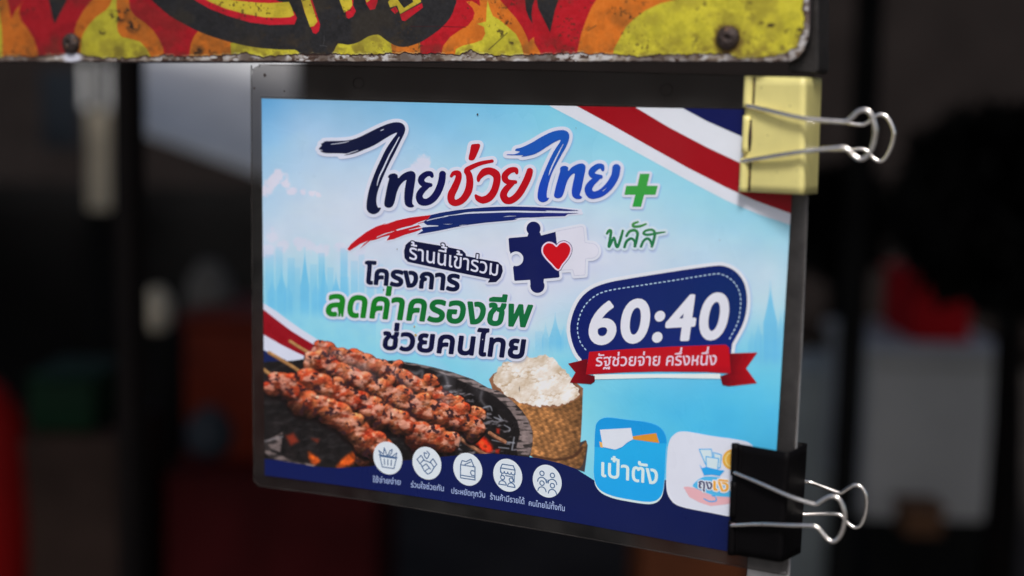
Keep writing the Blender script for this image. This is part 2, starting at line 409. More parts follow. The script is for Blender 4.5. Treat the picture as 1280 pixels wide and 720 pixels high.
# grey awning of a stall further back
solid_quad('grey_awning', [B(178, 168, 5.2), B(370, 236, 5.2), B(370, 40, 6.0), B(176, 60, 6.0)], .004, M['grey_tarp'], 'pale grey sloping awning over a far stall, out of focus', 'awning', 0)
def bbox_obj(name, x0, y0, x1, y1, d, depth, mt, label, cat, parts=None, floor=False, bev=.02, group=None):
    """a box-bodied thing facing the camera; size read at its own distance"""
    c = (B(x0, y0, d) + B(x1, y1, d)) / 2; wd = (x1 - x0) / FPX * d; hg = (y1 - y0) / FPX * d; rz = yaw * -1
    z1_ = c[2] + hg / 2; z0_ = 0.0 if floor else c[2] - hg / 2
    e = empty(name, (c[0], c[1], z0_), label, cat, group); b = MB(); cc = (c[0] + FW[0] * depth / 2, c[1] + FW[1] * depth / 2, (z0_ + z1_) / 2)
    b.box(cc, (wd, depth, z1_ - z0_), rz, bev); b.build('body', mt, e, auto=40); return e, cc, (wd, depth, z1_ - z0_), rz
def lid(e, cc, sz, rz, mt, th=.05, over=.02, name='lid'):
    b = MB(); b.box((cc[0], cc[1], cc[2] + sz[2] / 2 + th / 2 + .002), (sz[0] + over, sz[1] + over, th), rz, .012); b.build(name, mt, e, auto=40)
# right: chest with a red crate on it, teal drum, bush, orange basket
e, cc, sz, rz = bbox_obj('chest', 1082, 455, 1262, 655, 3.9, .55, M['pale_grey'], 'pale grey chest at the right, under the red crate, out of focus', 'chest', floor=False); lid(e, cc, sz, rz, M['pale_grey'], .04)
b = MB(); b.box((cc[0], cc[1], .12), (sz[0] * .9, sz[1] * .9, .24), rz, .01); b.build('plinth', M['soot'], e, smooth=False)
b = MB(); b.box((cc[0], cc[1], (cc[2] - sz[2] / 2 + .24) / 2), (sz[0] * .86, sz[1] * .86, cc[2] - sz[2] / 2 - .245), rz, .01); b.build('stand', M['soot'], e, smooth=False)
e, cc, sz, rz = bbox_obj('crate', 1142, 356, 1216, 436, 4.0, .35, M['red_cloth'], 'red crate standing on the pale grey chest, out of focus', 'crate'); lid(e, cc, sz, rz, M['red_cloth'], .02, .015, 'rim')
b = MB(); p = B(1032, 505, 4.6); b.lathe((p[0], p[1], 0), [(.15, 0), (.17, .02), (.17, p[2] - .05), (.16, p[2] + .12), (.1, p[2] + .16)]); tag(b.build('drum', M['teal_grey'], auto=40), 'grey-teal drum behind the dark tent pole, out of focus', 'drum')
def bush(name, cx, cy, d, rx_, rz_, n, label, seed):
    rnd = random.Random(seed); c = B(cx, cy, d); e = empty(name, (c[0], c[1], 0), label, 'bush'); b = MB()
    for _ in range(n):
        a, u = rnd.uniform(0, 2 * math.pi), rnd.uniform(-1, 1); r = rnd.random() ** .4; s_ = math.sqrt(1 - u * u)
        q = np.array([c[0] + rx_ * r * s_ * math.cos(a), c[1] + rx_ * r * s_ * math.sin(a), c[2] + rz_ * r * u]); t = np.array([rnd.uniform(-1, 1) for _ in range(3)]); t /= np.linalg.norm(t); k = np.cross(t, [rnd.uniform(-1, 1), .3, 1]); k /= np.linalg.norm(k); L_ = rnd.uniform(.05, .10)
        b.add([q - t * L_, q + k * L_ * .4, q + t * L_, q - k * L_ * .4], [(0, 1, 2, 3)])
    b.build('foliage', M['leaf'], e, smooth=False); s = MB(); s.tube([(c[0], c[1], 0), (c[0] + .03, c[1], c[2] * .5), (c[0], c[1], c[2])], [.05, .04, .02], 10); s.build('stem', M['pole_paint'], e)
bush('dark_bush', 1262, 262, 3.2, .24, .22, 2600, 'dark leafy bush at the upper right, out of focus', 3)
bush('dark_bush', 1045, 275, 4.6, .16, .17, 1300, 'small dark bush behind the gold clip, out of focus', 5)
e, cc, sz, rz = bbox_obj('basket', 1132, 642, 1180, 672, 3.6, .12, M['orange'], 'small orange basket below the chest, out of focus', 'basket', bev=.01); lid(e, cc, sz, rz, M['orange'], .015, .015, 'rim')
# left: red drum, slate box, beige banner, green crate on a brown counter
p = B(-30, 470, 3.6); b = MB(); b.lathe((p[0], p[1], 0), [(.13, 0), (.148, .03), (.148, p[2] - .36), (.138, p[2] - .2), (.11, p[2] - .09), (.06, p[2] - .02), (.025, p[2])]); tag(b.build('red_cylinder', M['red_gloss'], auto=50), 'tall red cylinder with a domed top at the lower left, out of focus', 'cylinder')
def hang(name, x0, y0, x1, y1, d, mt, label, cat):
    b = MB(); c = (B(x0, y0, d) + B(x1, y1, d)) / 2; b.box(c, ((x1 - x0) / FPX * d, .02, (y1 - y0) / FPX * d), -yaw, .006); return tag(b.build(name, mt, smooth=False), label, cat)
vpole('banner_post', 123, 200, 6.4, .05, M['soot'], 'thin dark post carrying the beige banner', 'post')
hang('hanging_banner', 110, 138, 137, 262, 6.3, M['beige'], 'narrow beige banner hanging left of the tent pole, out of focus', 'banner')
hang('hanging_cloth', 104, 78, 150, 136, 6.6, M['grey_tarp'], 'small pale grey cloth above the beige banner, out of focus', 'cloth')
hang('hanging_cloth', 52, 88, 100, 185, 6.6, M['slate'], 'slate blue cloth at the upper left, out of focus', 'cloth')
e, cc, sz, rz = bbox_obj('counter', 25, 545, 150, 760, 3.6, .5, M['brown'], 'dark brown counter at the lower left under the green crate', 'counter', floor=True)
e, cc, sz, rz = bbox_obj('crate', 34, 478, 118, 541, 3.6, .3, M['green'], 'dark green crate standing on the brown counter, out of focus', 'crate'); lid(e, cc, sz, rz, M['green'], .015, .012, 'rim')
# left of the poster: rust-red stack, maroon cloth table, pale jar, grey sack
e, cc, sz, rz = bbox_obj('table', 205, 590, 470, 900, 3.9, .7, M['maroon'], 'table under a maroon cloth, below the rust red boxes', 'table', floor=True)
e, cc, sz, rz = bbox_obj('box', 228, 410, 420, 588, 4.0, .5, M['rust_red'], 'large rust red box standing on the maroon table, out of focus', 'box', bev=.03); lid(e, cc, sz, rz, M['rust_red'], .03)
def pot(name, px, py, d, r, h, mt, label, cat, z0=None):
    p = B(px, py, d); z = p[2] - h / 2; b = MB(); b.lathe((p[0], p[1], z), [(r * .6, 0), (r * .9, h * .15), (r, h * .45), (r * .85, h * .75), (r * .5, h * .92), (r * .45, h)]); return tag(b.build(name, mt, auto=50), label, cat)
e, cc, sz, rz = bbox_obj('shelf', 172, 416, 222, 440, 4.6, .3, M['soot'], 'dark shelf holding the pale round jar', 'shelf', floor=True)
pot('round_jar', 197, 386, 4.6, .048, .135, M['beige'], 'pale round jar left of the rust red box, out of focus', 'jar')
pot('grey_sack', 262, 366, 4.25, .072, .19, M['stone_cloth'], 'grey sack standing on the rust red box, out of focus', 'sack')
pot('grey_sack', 262, 540, 3.5, .06, .12, M['slate'], 'slate grey bundle in front of the rust red box, out of focus', 'sack')
e, cc, sz, rz = bbox_obj('box', 800, 690, 935, 800, 2.6, .3, M['dim_rust'], 'rust red box low behind the bottom edge of the poster', 'box', floor=True)
# ================================================================== THE POSTER (A4 print in a clear pouch)
poster = empty('poster', P(645, 395, 0), 'blue Thai-lettered poster with grilled pork picture, sealed in a clear plastic pouch', 'poster')
TOP = lambda t: (327 + (996 - 327) * t, 123 + 15 * t + 0.8 * np.sin(np.pi * t))
_bt = np.array([0, .1725, .31, .445, .612, .838, 1.0]); _bx = np.array([331, 440, 527, 611, 717, 860, 962.5]); _by = np.array([594, 608.6, 621.6, 635.2, 653, 680, 699.])
BOT = lambda t: (np.interp(t, _bt, _bx), np.interp(t, _bt, _by))
SHEET = [TOP(t) for t in np.linspace(0, 1, 9)] + [BOT(t) for t in np.linspace(1, 0, 25)]
SHEET = [(float(a), float(b)) for a, b in SHEET]
SH = {}                                        # printed drop shadows: (sdf, level, dx, dy, blur, strength)
shadows = []

# ---- lettering -----------------------------------------------------------------------------
_gl = {}
def poly_glyph(polys):                         # a glyph whose outlines overlap in the font, drawn here
    v = []; e = []; T = []
    from mathutils.geometry import tessellate_polygon
    for p in polys:
        n0 = len(v); v += p; e += [(n0 + i, n0 + (i + 1) % len(p)) for i in range(len(p))]
        T += [tuple(n0 + i for i in t) for t in tessellate_polygon([[Vector((x, y, 0)) for x, y in p]])]
    return np.array(v), (np.array(e), T)
_H = [[(.081, 0), (.165, 0), (.165, .548), (.081, .548)], [(.160, .235), (.345, .235), (.395, .18), (.395, 0), (.480, 0), (.480, .215), (.435, .285), (.505, .548), (.415, .548), (.355, .318), (.160, .318)]]
def glyph(ch):
    if ch in _gl: return _gl[ch]
    def get(s):
        c = bpy.data.curves.new('t', 'FONT'); c.body = s; c.size = 1; c.resolution_u = 6
        o = bpy.data.objects.new('t', c); COL.objects.link(o); bpy.context.view_layer.update()
        me = bpy.data.meshes.new_from_object(o.evaluated_get(bpy.context.evaluated_depsgraph_get()))
        v = np.array([p.co[:2] for p in me.vertices]).reshape(-1, 2); cnt = {}
        for p in me.polygons:
            q = list(p.vertices)
            for a, b in zip(q, q[1:] + q[:1]): cnt[(min(a, b), max(a, b))] = cnt.get((min(a, b), max(a, b)), 0) + 1
        e = [k for k, n_ in cnt.items() if n_ % 2 == 1]; tr_ = [(q[0], q[i], q[i + 1]) for q in [list(p.vertices) for p in me.polygons] for i in range(1, len(q) - 1)]
        bpy.data.objects.remove(o); bpy.data.curves.remove(c); bpy.data.meshes.remove(me)
        return v, np.array(e).reshape(-1, 2).astype(int), tr_
    if ch == ' ': _gl[ch] = (np.zeros((0, 2)), (np.zeros((0, 2), int), []), .26); return _gl[ch]
    if ch == 'ห':
        v, e = poly_glyph(_H); _gl[ch] = (v, e, .55); return _gl[ch]
    v, *e = get(ch); vn = get('น')[0]; vc = get(ch + 'น')[0]
    adv = vc[:, 0].max() - vn[:, 0].max()
    _gl[ch] = (v, e, max(adv, 0.0)); return _gl[ch]
UPV = set('ัิีึื็'); TONE = set('่้๊๋์'); LOWV = set('ุู')
def layout(text, track=0.0, sx=1.0):
    pen = 0; out = []; prev = ''
    for ch in text:
        v, e, adv = glyph(ch); dx = dy = 0
        if ch in TONE and prev in UPV: dy = .185
        if ch in TONE | UPV and base in 'ปฝฟ': dx = -.09
        if ch not in TONE | UPV | LOWV: base = ch
        out.append((v * [sx, 1] + [pen + dx, dy] if len(v) else v, e)); prev = ch
        if adv > .02: pen += adv + track
    return out
def lettering(text, BL, BR, uL, uR, res=4, pad=8, R=8, xh=.548, track=0.0, sx=1.0):
    gs = [g for g in layout(text, track, sx) if len(g[0])]
    allv = np.vstack([g[0] for g in gs]); u0, u1 = allv[:, 0].min(), allv[:, 0].max()
    BL, BR, uL, uR = (np.array(q, float) for q in (BL, BR, uL, uR)); px = []
    for v, e in gs:
        t = ((v[:, 0] - u0) / (u1 - u0))[:, None]
        px.append((BL + (BR - BL) * t + (uL + (uR - uL) * t) * v[:, 1:2] / xh, e))
    a = np.vstack([q[0] for q in px]); lo = a.min(0) - pad; hi = a.max(0) + pad
    g = SDF(lo[0], lo[1], hi[0], hi[1], res, R)
    for v, (e, T) in px: g.add(g.tris(np.hstack([v[e[:, 0]], v[e[:, 1]]]), [v[list(t)] for t in T]))
    return g

NAVY = (10, 18, 62); WHITE = (207, 208, 222); RED = (178, 8, 22); BLUE = (24, 72, 165)
LG = {}
LG['inv'] = lettering('ร้านนี้เข้าร่วม', (511.6, 323.6), (621.8, 345), (.4, -14.6), (1.2, -14.2), 5)
LG['pro'] = lettering('โครงการ', (455.2, 353.8), (572.6, 363.2), (1.5, -18.0), (2.0, -19.0), 4, 12, 12)
LG['cut'] = lettering('ลดค่าครองชีพ', (407.8, 393.6), (660, 408), (3.2, -25), (5.0, -25.6), 4, 14, 14)
LG['thai'] = lettering('ช่วยคนไทย', (478, 435.8), (653.5, 447.4), (2.2, -20.6), (3.0, -22), 4, 14, 14)
LG['num'] = lettering('60:40', (736.5, 429.2), (904.5, 422), (4.5, -49.5), (8.5, -55.5), 4, 12, 12, xh=.69, track=.0, sx=.90)
LG['half'] = lettering('รัฐช่วยจ่าย ครึ่งหนึ่ง', (744.6, 457.6), (895, 456.2), (.8, -11.0), (1.2, -12.2), 6)
LG['wal'] = lettering('เป๋าตัง', (752, 595.2), (821.4, 605.6), (.2, -17.2), (.8, -18.2), 5)
LG['bag1'] = lettering('ถุง', (873.4, 609.5), (890, 611.8), (0, -8.4), (.3, -8.6), 7)
LG['bag2'] = lettering('เงิน', (891.8, 612.4), (926, 617.5), (.2, -11), (.5, -11.4), 6)
SMALL = [('ใช้จ่ายง่าย', (466, 602.6), (500.6, 606.2)), ('ร่วมใจช่วยกัน', (513.6, 608.9), (554.6, 614)), ('ประหยัดทุกวัน', (564.2, 616.6), (606.2, 622.2)),
         ('ร้านค้ามีรายได้', (612.6, 624), (655.4, 630.2)), ('คนไทยไม่ทิ้งกัน', (661, 632), (705.8, 639))]

# ---- brush-lettered heading ------------------------------------------------------------------
z1, z2, z3, z4, z5 = Z(390, 140, 8), Z(440, 190, 8), Z(545, 170, 8), Z(625, 150, 8), Z(690, 190, 8)
def hgrid(): return SDF(385, 138, 795, 280, 3, 10)
hn, hr, hb = hgrid(), hgrid(), hgrid()
t2 = [(x + 400, y + 400) for x, y in [(262, 380), (245, 460), (246, 520), (262, 556), (290, 556), (270, 596), (225, 621), (180, 612), (150, 580), (145, 520), (160, 420), (190, 310), (240, 180), (300, 50)]]
hn.add(hn.poly(z1([(70, 365), (98, 332), (88, 318), (125, 302), (118, 294), (180, 290), (270, 289), (380, 280), (470, 252), (560, 208), (680, 150), (780, 112), (860, 102), (912, 122), (932, 165),
    (922, 215), (885, 290), (832, 400), (780, 500), (735, 595), (695, 690)] + t2 + [(740, 370), (800, 280), (852, 208), (800, 225), (720, 272), (620, 333), (520, 376), (430, 412), (350, 430), (290, 436), (345, 418), (260, 412), (140, 411), (82, 393), (110, 382), (76, 376)]), 3))
hn.add(hn.poly(z2([(360, 250), (375, 225), (420, 213), (455, 230), (462, 262), (500, 225), (550, 198), (600, 190), (632, 215), (635, 260), (625, 330), (612, 420), (602, 500), (610, 525), (622, 540), (600, 555), (560, 550), (530, 520), (522, 450), (528, 370),
    (540, 300), (545, 280), (520, 292), (480, 335), (450, 400), (430, 480), (410, 535), (375, 558), (335, 548), (322, 515), (335, 430), (355, 330), (370, 268)]), 3))
hn.add(hn.stroke(z2([(800, 240, 18), (785, 216, 24), (740, 222, 28), (698, 258, 32), (692, 292, 32), (722, 324, 28), (785, 330, 20)])))
hn.add(hn.stroke(z2([(752, 342, 24), (700, 385, 32), (672, 440, 34), (692, 492, 38), (750, 500, 34), (812, 462, 36), (862, 390, 36), (895, 300, 36), (905, 222, 34)])))
for q in ([(190, 322, 3), (260, 314, 4), (330, 302, 4), (370, 294, 2)], [(685, 186, 3), (700, 180, 5), (718, 172, 3)], [(300, 436, 2), (370, 412, 5), (460, 382, 3)],
          [(872, 250, 4), (830, 330, 6), (770, 440, 7), (715, 560, 8), (672, 650, 7), (650, 735, 3)]):
    hn.cut(hn.stroke(z1(q)))
hr.add(hr.stroke(z3([(152, 402, 14), (178, 372, 22), (222, 376, 30), (222, 430, 32), (185, 520, 36), (152, 590, 38), (158, 650, 36), (205, 668, 32), (270, 632, 34), (322, 550, 38), (338, 460, 36), (328, 385, 32), (305, 345, 26), (352, 312, 24), (450, 272, 20), (562, 250, 16)])))
hr.add(hr.poly(z3([(352, 92), (380, 80), (430, 78), (441, 100), (415, 170), (382, 235), (345, 243), (325, 225), (338, 160)]), 3))
hr.add(hr.stroke(z3([(424, 446, 14), (432, 412, 24), (480, 362, 36), (540, 350, 36), (598, 382, 40), (610, 440, 36), (585, 540, 36), (535, 612, 38), (470, 640, 36), (420, 622, 28), (396, 592, 10)])))
hr.add(hr.stroke(z3([(808, 370, 14), (795, 338, 26), (740, 345, 30), (692, 388, 32), (690, 430, 32), (722, 458, 26), (795, 460, 18)])))
hr.add(hr.stroke(z3([(762, 474, 24), (702, 530, 32), (674, 590, 36), (700, 640, 36), (758, 640, 34), (828, 580, 36), (888, 480, 36), (924, 400, 36), (938, 350, 32)])))
hb.add(hb.poly(z4([(75, 343), (150, 341), (200, 316), (152, 306), (165, 286), (215, 274), (320, 225), (420, 165), (520, 118), (600, 101), (660, 107), (690, 140), (690, 190), (665, 260), (620, 340), (570, 430), (520, 530), (490, 620), (470, 712),
    (470, 775), (492, 778), (470, 808), (425, 822), (385, 800), (375, 750), (390, 660), (425, 560), (480, 430), (540, 310), (608, 200), (540, 224), (460, 274), (360, 335), (270, 360), (212, 366), (235, 352), (175, 352), (75, 350)]), 3))
hb.add(hb.poly(z5([(80, 165), (95, 145), (130, 138), (162, 155), (162, 190), (200, 150), (260, 120), (305, 115), (335, 140), (332, 190), (315, 270), (295, 370), (277, 430), (302, 450), (285, 468), (240, 468), (205, 440), (197, 390), (210, 310), (228, 225),
    (212, 217), (175, 252), (145, 310), (120, 400), (95, 450), (55, 462), (22, 445), (25, 400), (50, 300), (80, 195)]), 3))
hb.add(hb.stroke(z5([(508, 176, 16), (498, 144, 24), (458, 144, 28), (412, 178, 32), (395, 212, 32), (420, 240, 28), (488, 248, 20)])))
hb.add(hb.stroke(z5([(455, 262, 24), (395, 312, 34), (363, 370, 38), (388, 424, 40), (440, 428, 36), (508, 398, 38), (578, 330, 40), (630, 240, 40), (644, 162, 42)])))
hb.cut(hb.stroke(z4([(632, 240, 3), (590, 320, 6), (545, 410, 7), (505, 500, 7), (488, 555, 2)])))
hb.cut(hb.stroke(z5([(548, 355, 1), (515, 385, 4), (500, 392, 1)])))
hall = hgrid(); hall.d = np.minimum(np.minimum(hn.d, hr.d), hb.d)
shadows.append((hall, 4.2, 1.2, 2.2, 2.5, .22))
# plus sign
gp = SDF(770, 205, 835, 275, 4, 10); gp.add(gp.poly(z5([(880, 218), (977, 218), (950, 338), (1058, 338), (1035, 428), (922, 428), (890, 548), (803, 548), (833, 428), (723, 428), (742, 338), (855, 338)])))
shadows.append((gp, 3.2, 1, 2, 2, .25))
# the handwritten word under it
z9 = Z(740, 260, 8); gw = SDF(750, 268, 845, 318, 5, 8)
for q in ([(150, 255, 12), (172, 225, 14), (190, 235, 14), (182, 300, 14), (170, 385, 15), (205, 320, 12), (222, 300, 12), (240, 370, 15), (258, 385, 14), (285, 310, 14), (308, 228, 12)],
          [(345, 280, 12), (375, 235, 14), (425, 222, 14), (455, 250, 15), (445, 320, 15), (428, 382, 14)], [(325, 390, 14), (345, 335, 14), (390, 305, 13), (425, 330, 12), (428, 380, 12)],
          [(458, 140, 10), (412, 160, 13), (420, 185, 14), (480, 182, 13), (540, 160, 9)],
          [(490, 385, 13), (515, 330, 13), (555, 305, 13), (585, 330, 13), (600, 380, 13)], [(730, 240, 7), (660, 250, 11), (560, 268, 13), (515, 255, 12), (540, 226, 12), (600, 218, 12), (628, 250, 14), (618, 320, 14), (598, 385, 13)]):
    gw.add(gw.stroke(z9(q)))
shadows.append((gw, 3, 1.2, 3, 2.2, .2))
# brush underline
z6, z7 = Z(425, 250, 8), Z(570, 240, 8)
gu = SDF(428, 250, 732, 322, 3, 8); gv = SDF(428, 250, 732, 322, 3, 8)
gu.add(gu.poly(z6([(72, 492), (110, 440), (180, 382), (270, 315), (370, 262), (470, 230), (560, 205), (700, 175), (905, 150), (880, 195), (830, 225), (780, 240), (800, 262), (830, 270), (800, 300), (750, 318), (640, 350), (540, 390), (465, 405), (500, 352), (420, 372), (360, 395), (300, 408), (240, 455), (195, 490), (240, 440), (290, 402), (200, 440), (95, 508)])))
for q in ([(570, 300, 7), (650, 278, 9), (780, 245, 6)], [(370, 372, 4), (450, 338, 5), (540, 312, 3)], [(690, 300, 3), (800, 275, 6), (860, 262, 3)], [(440, 248, 1), (480, 230, 4), (550, 208, 2)], [(700, 265, 3), (800, 222, 6), (870, 200, 5)]):
    gu.cut(gu.stroke(z6(q)))
gv.add(gv.poly(z7([(-255, 230), (-150, 206), (0, 182), (150, 165), (350, 150), (550, 144), (800, 150), (1000, 160), (1245, 186), (1100, 190), (880, 184), (1000, 208), (1255, 211), (1120, 220), (1090, 241), (900, 246), (700, 258), (640, 262), (600, 274), (560, 282), (300, 305), (130, 326), (0, 350), (-170, 385), (-390, 425), (-330, 385), (-360, 350), (-290, 330), (-330, 300), (-270, 262)]).copy()))
gv.clip(-gv.poly(z7([(-700, 0), (-262, 0), (-262, 225), (-330, 300), (-320, 340), (-400, 430), (-700, 430)])))
for q in ([(-290, 285, 5), (-200, 262, 5), (-80, 240, 4)], [(-120, 240, 2), (0, 226, 5), (130, 208, 9), (350, 200, 9), (560, 194, 9), (720, 197, 10), (880, 199, 8), (1100, 203, 7), (1260, 200, 4)], [(470, 250, 1), (520, 242, 4), (600, 240, 2)],
          [(-350, 350, 4), (-290, 340, 10), (-180, 338, 4)], [(-130, 320, 1), (-80, 322, 3), (-30, 318, 1)], [(30, 336, 1), (60, 332, 4), (110, 326, 1)], [(590, 268, 2), (650, 262, 5), (740, 256, 2)]):
    gv.cut(gv.stroke(z7(q)))
gall = SDF(428, 250, 732, 322, 3, 8); gall.d = np.minimum(gu.d, gv.d)
# flag stripes, top right
zf = Z(690, 120, 4.129)
def stripe(top, bot):
    g = SDF(685, 120, 1005, 300, 2.5, 8); g.add(g.poly(zf(top + bot[::-1]))); g.clip(g.poly(SHEET)); return g
E0 = [(-40, 34), (0, 58), (100, 110), (300, 215), (500, 325), (700, 435), (900, 540), (1060, 608), (1300, 690)]
E1 = [(60, 15), (125, 50), (300, 145), (500, 258), (700, 370), (900, 472), (1050, 540), (1300, 632)]
E2 = [(360, 15), (430, 58), (600, 160), (800, 265), (970, 345), (1300, 470)]
E3 = [(600, 20), (685, 68), (800, 130), (970, 205), (1300, 345)]
fs_w, fs_r = stripe(E1, E0), stripe(E2, E1)
fs_w2, fs_n = stripe(E3, E2), stripe([(600, 0), (1300, 0)], E3)
# puzzle and heart
z8 = Z(620, 265, 8)
pz = SDF(628, 270, 765, 375, 4, 10)
pz.add(pz.poly(z8([(125, 268), (135, 260), (310, 245), (450, 235), (595, 198), (605, 290), (635, 645), (625, 655), (480, 668), (335, 678), (190, 688), (183, 680), (170, 552), (178, 545), (140, 398), (134, 390)])))
pz.add(pz.circle(620 + 375 / 8, 265 + 166 / 8, 70 / 8)); pz.add(pz.poly(z8([(325, 215), (440, 205), (452, 240), (312, 250)])))
pz.add(pz.circle(620 + 414 / 8, 265 + 738 / 8, 71 / 8)); pz.add(pz.poly(z8([(340, 670), (480, 660), (472, 730), (345, 730)])))
pz.cut(pz.circle(620 + 200 / 8, 265 + 467 / 8, 73 / 8))
pw = SDF(628, 270, 765, 375, 4, 10)
pw.add(pw.poly(z8([(595, 196), (840, 148), (866, 150), (874, 158), (888, 300), (896, 455), (888, 628), (785, 636), (768, 575), (640, 580)]))); pw.add(pw.circle(620 + 950 / 8, 265 + 388 / 8, 74 / 8)); pw.add(pw.poly(z8([(880, 305), (930, 312), (930, 460), (880, 470)])))
pall = SDF(628, 270, 765, 375, 4, 10); pall.d = np.minimum(pz.d, pw.d)
shadows.append((pall, 3.6, 1.4, 2.4, 2.4, .24))
ht = SDF(670, 292, 725, 345, 5, 8); ht.add(ht.poly(z8([(605, 350), (640, 316), (690, 306), (735, 340), (742, 395), (712, 458), (660, 522), (622, 574), (560, 515), (500, 452), (470, 398), (478, 345), (520, 312), (570, 322)]), 3))
# badge
zb = Z(700, 320, 4.923)
gb = SDF(700, 318, 955, 480, 3.5, 12)
gb.add(gb.poly(zb([(62, 460), (76, 365), (120, 270), (190, 205), (290, 165), (420, 140), (560, 117), (800, 80), (940, 62), (1010, 62), (1080, 95), (1130, 160), (1150, 245), (1146, 340), (1120, 430), (1060, 540), (1020, 620), (700, 650), (200, 660), (130, 632), (85, 560)]), 3))
shadows.append((gb, 4.6, 1.6, 1.6, 2.5, .16))
st = SDF(700, 318, 955, 480, 5, 6)
pth, _ = catmull(zb([(165, 585), (125, 530), (108, 460), (115, 390), (150, 310), (210, 250), (290, 215), (450, 188), (700, 150), (940, 112), (1000, 115), (1060, 150), (1100, 210), (1112, 280), (1102, 380), (1080, 440), (1030, 535)]), np.zeros(17), 40)
cum = np.concatenate([[0], np.cumsum(np.hypot(*np.diff(pth, axis=0).T))])
for a in np.arange(2, cum[-1] - 3, 5.7):
    q = [(np.interp(a + k, cum, pth[:, 0]), np.interp(a + k, cum, pth[:, 1]), .68) for k in (0, 2.2)]
    st.add(st.stroke(q))
zr = Z(700, 400, 4.923)
rb = SDF(705, 425, 955, 490, 4, 8); rb.add(rb.poly(zr([(180, 196), (400, 180), (700, 163), (1020, 152), (1040, 170), (1052, 330), (900, 320), (600, 317), (400, 322), (158, 336)])))
rl = SDF(705, 425, 955, 490, 4, 8); rl.add(rl.poly(zr([(50, 268), (110, 254), (170, 238), (165, 335), (214, 344), (214, 378), (190, 395), (60, 385), (95, 322)])))
rr = SDF(705, 425, 955, 490, 4, 8); rr.add(rr.poly(zr([(1035, 206), (1215, 200), (1145, 297), (1212, 388), (1040, 408), (1000, 400), (985, 345), (1040, 330)])))
ru = SDF(705, 425, 955, 490, 4, 8); ru.add(ru.poly(zr([(205, 335), (985, 330), (990, 362), (600, 356), (210, 366)])))
# invitation pill
zi = Z(490, 290, 8)
gi = SDF(495, 292, 640, 362, 4, 8); gi.add(gi.poly(zi([(120, 190), (135, 130), (170, 97), (220, 92), (505, 140), (700, 180), (735, 215), (740, 240), (880, 268), (1060, 300), (1100, 340), (1108, 390), (1085, 455), (1040, 500), (958, 504), (978, 468), (700, 412), (400, 350), (160, 298), (125, 260)]), 1))
g2 = SDF(495, 292, 640, 362, 4, 8); li = LG['inv']
XX, YY = np.meshgrid(g2.X, g2.Y); gi.add(li.at(XX, YY) - 1.6)
shadows += [(gi, 3.2, .8, 2, 2, .2), (LG['pro'], 4.2, .8, 2, 2, .14), (LG['cut'], 5, .8, 2.2, 2, .22), (LG['thai'], 4.6, .8, 2.2, 2, .25)]
# app icons
za, zc = Z(730, 510, 5.538), Z(820, 530, 6)
ga = SDF(738, 515, 840, 640, 4, 8); ICON = [(78, 150), (98, 92), (160, 66), (300, 82), (440, 100), (530, 138), (570, 215), (566, 330), (552, 545), (520, 625), (450, 650), (320, 634), (190, 606), (105, 560), (70, 480), (72, 320)]
ga.add(ga.poly(za(ICON), 4))
gah = SDF(738, 515, 840, 640, 4, 8); gah.add(gah.poly(za([(x, y + 15) for x, y in ICON]), 4))
gat = SDF(738, 515, 840, 640, 4, 8); gat.add(ga.d.copy()); gat.clip(gat.poly(za([(0, 0), (700, 0), (700, 248), (520, 243), (340, 218), (250, 282), (190, 290), (120, 272), (0, 262)])))
gc = SDF(828, 535, 975, 665, 4, 8); gc.add(gc.poly(zc([(78, 330), (92, 160), (130, 84), (210, 55), (420, 90), (640, 122), (720, 158), (765, 240), (755, 420), (742, 620), (690, 700), (600, 702), (420, 668), (180, 618), (105, 560), (78, 480)]), 4))
# navy band
NB = [(325, 566), (331, 573.5), (345, 575), (370, 579), (391, 583), (420, 585.2), (463, 583), (502, 576), (552, 571.2), (590, 567.5), (615, 567), (635, 568.5), (672, 572.5), (700, 579), (720, 586), (742, 600), (800, 602), (831, 600), (880, 600), (912, 598), (940, 596), (990, 590)]
gn = SDF(325, 560, 1000, 705, 2.5, 8); gn.add(gn.poly(NB + [(990, 720), (300, 720)])); gn.clip(gn.poly(SHEET))
DISC = [(484.8, 572.6), (533.6, 579), (584.7, 586.6), (634.7, 594), (684, 601.4)]

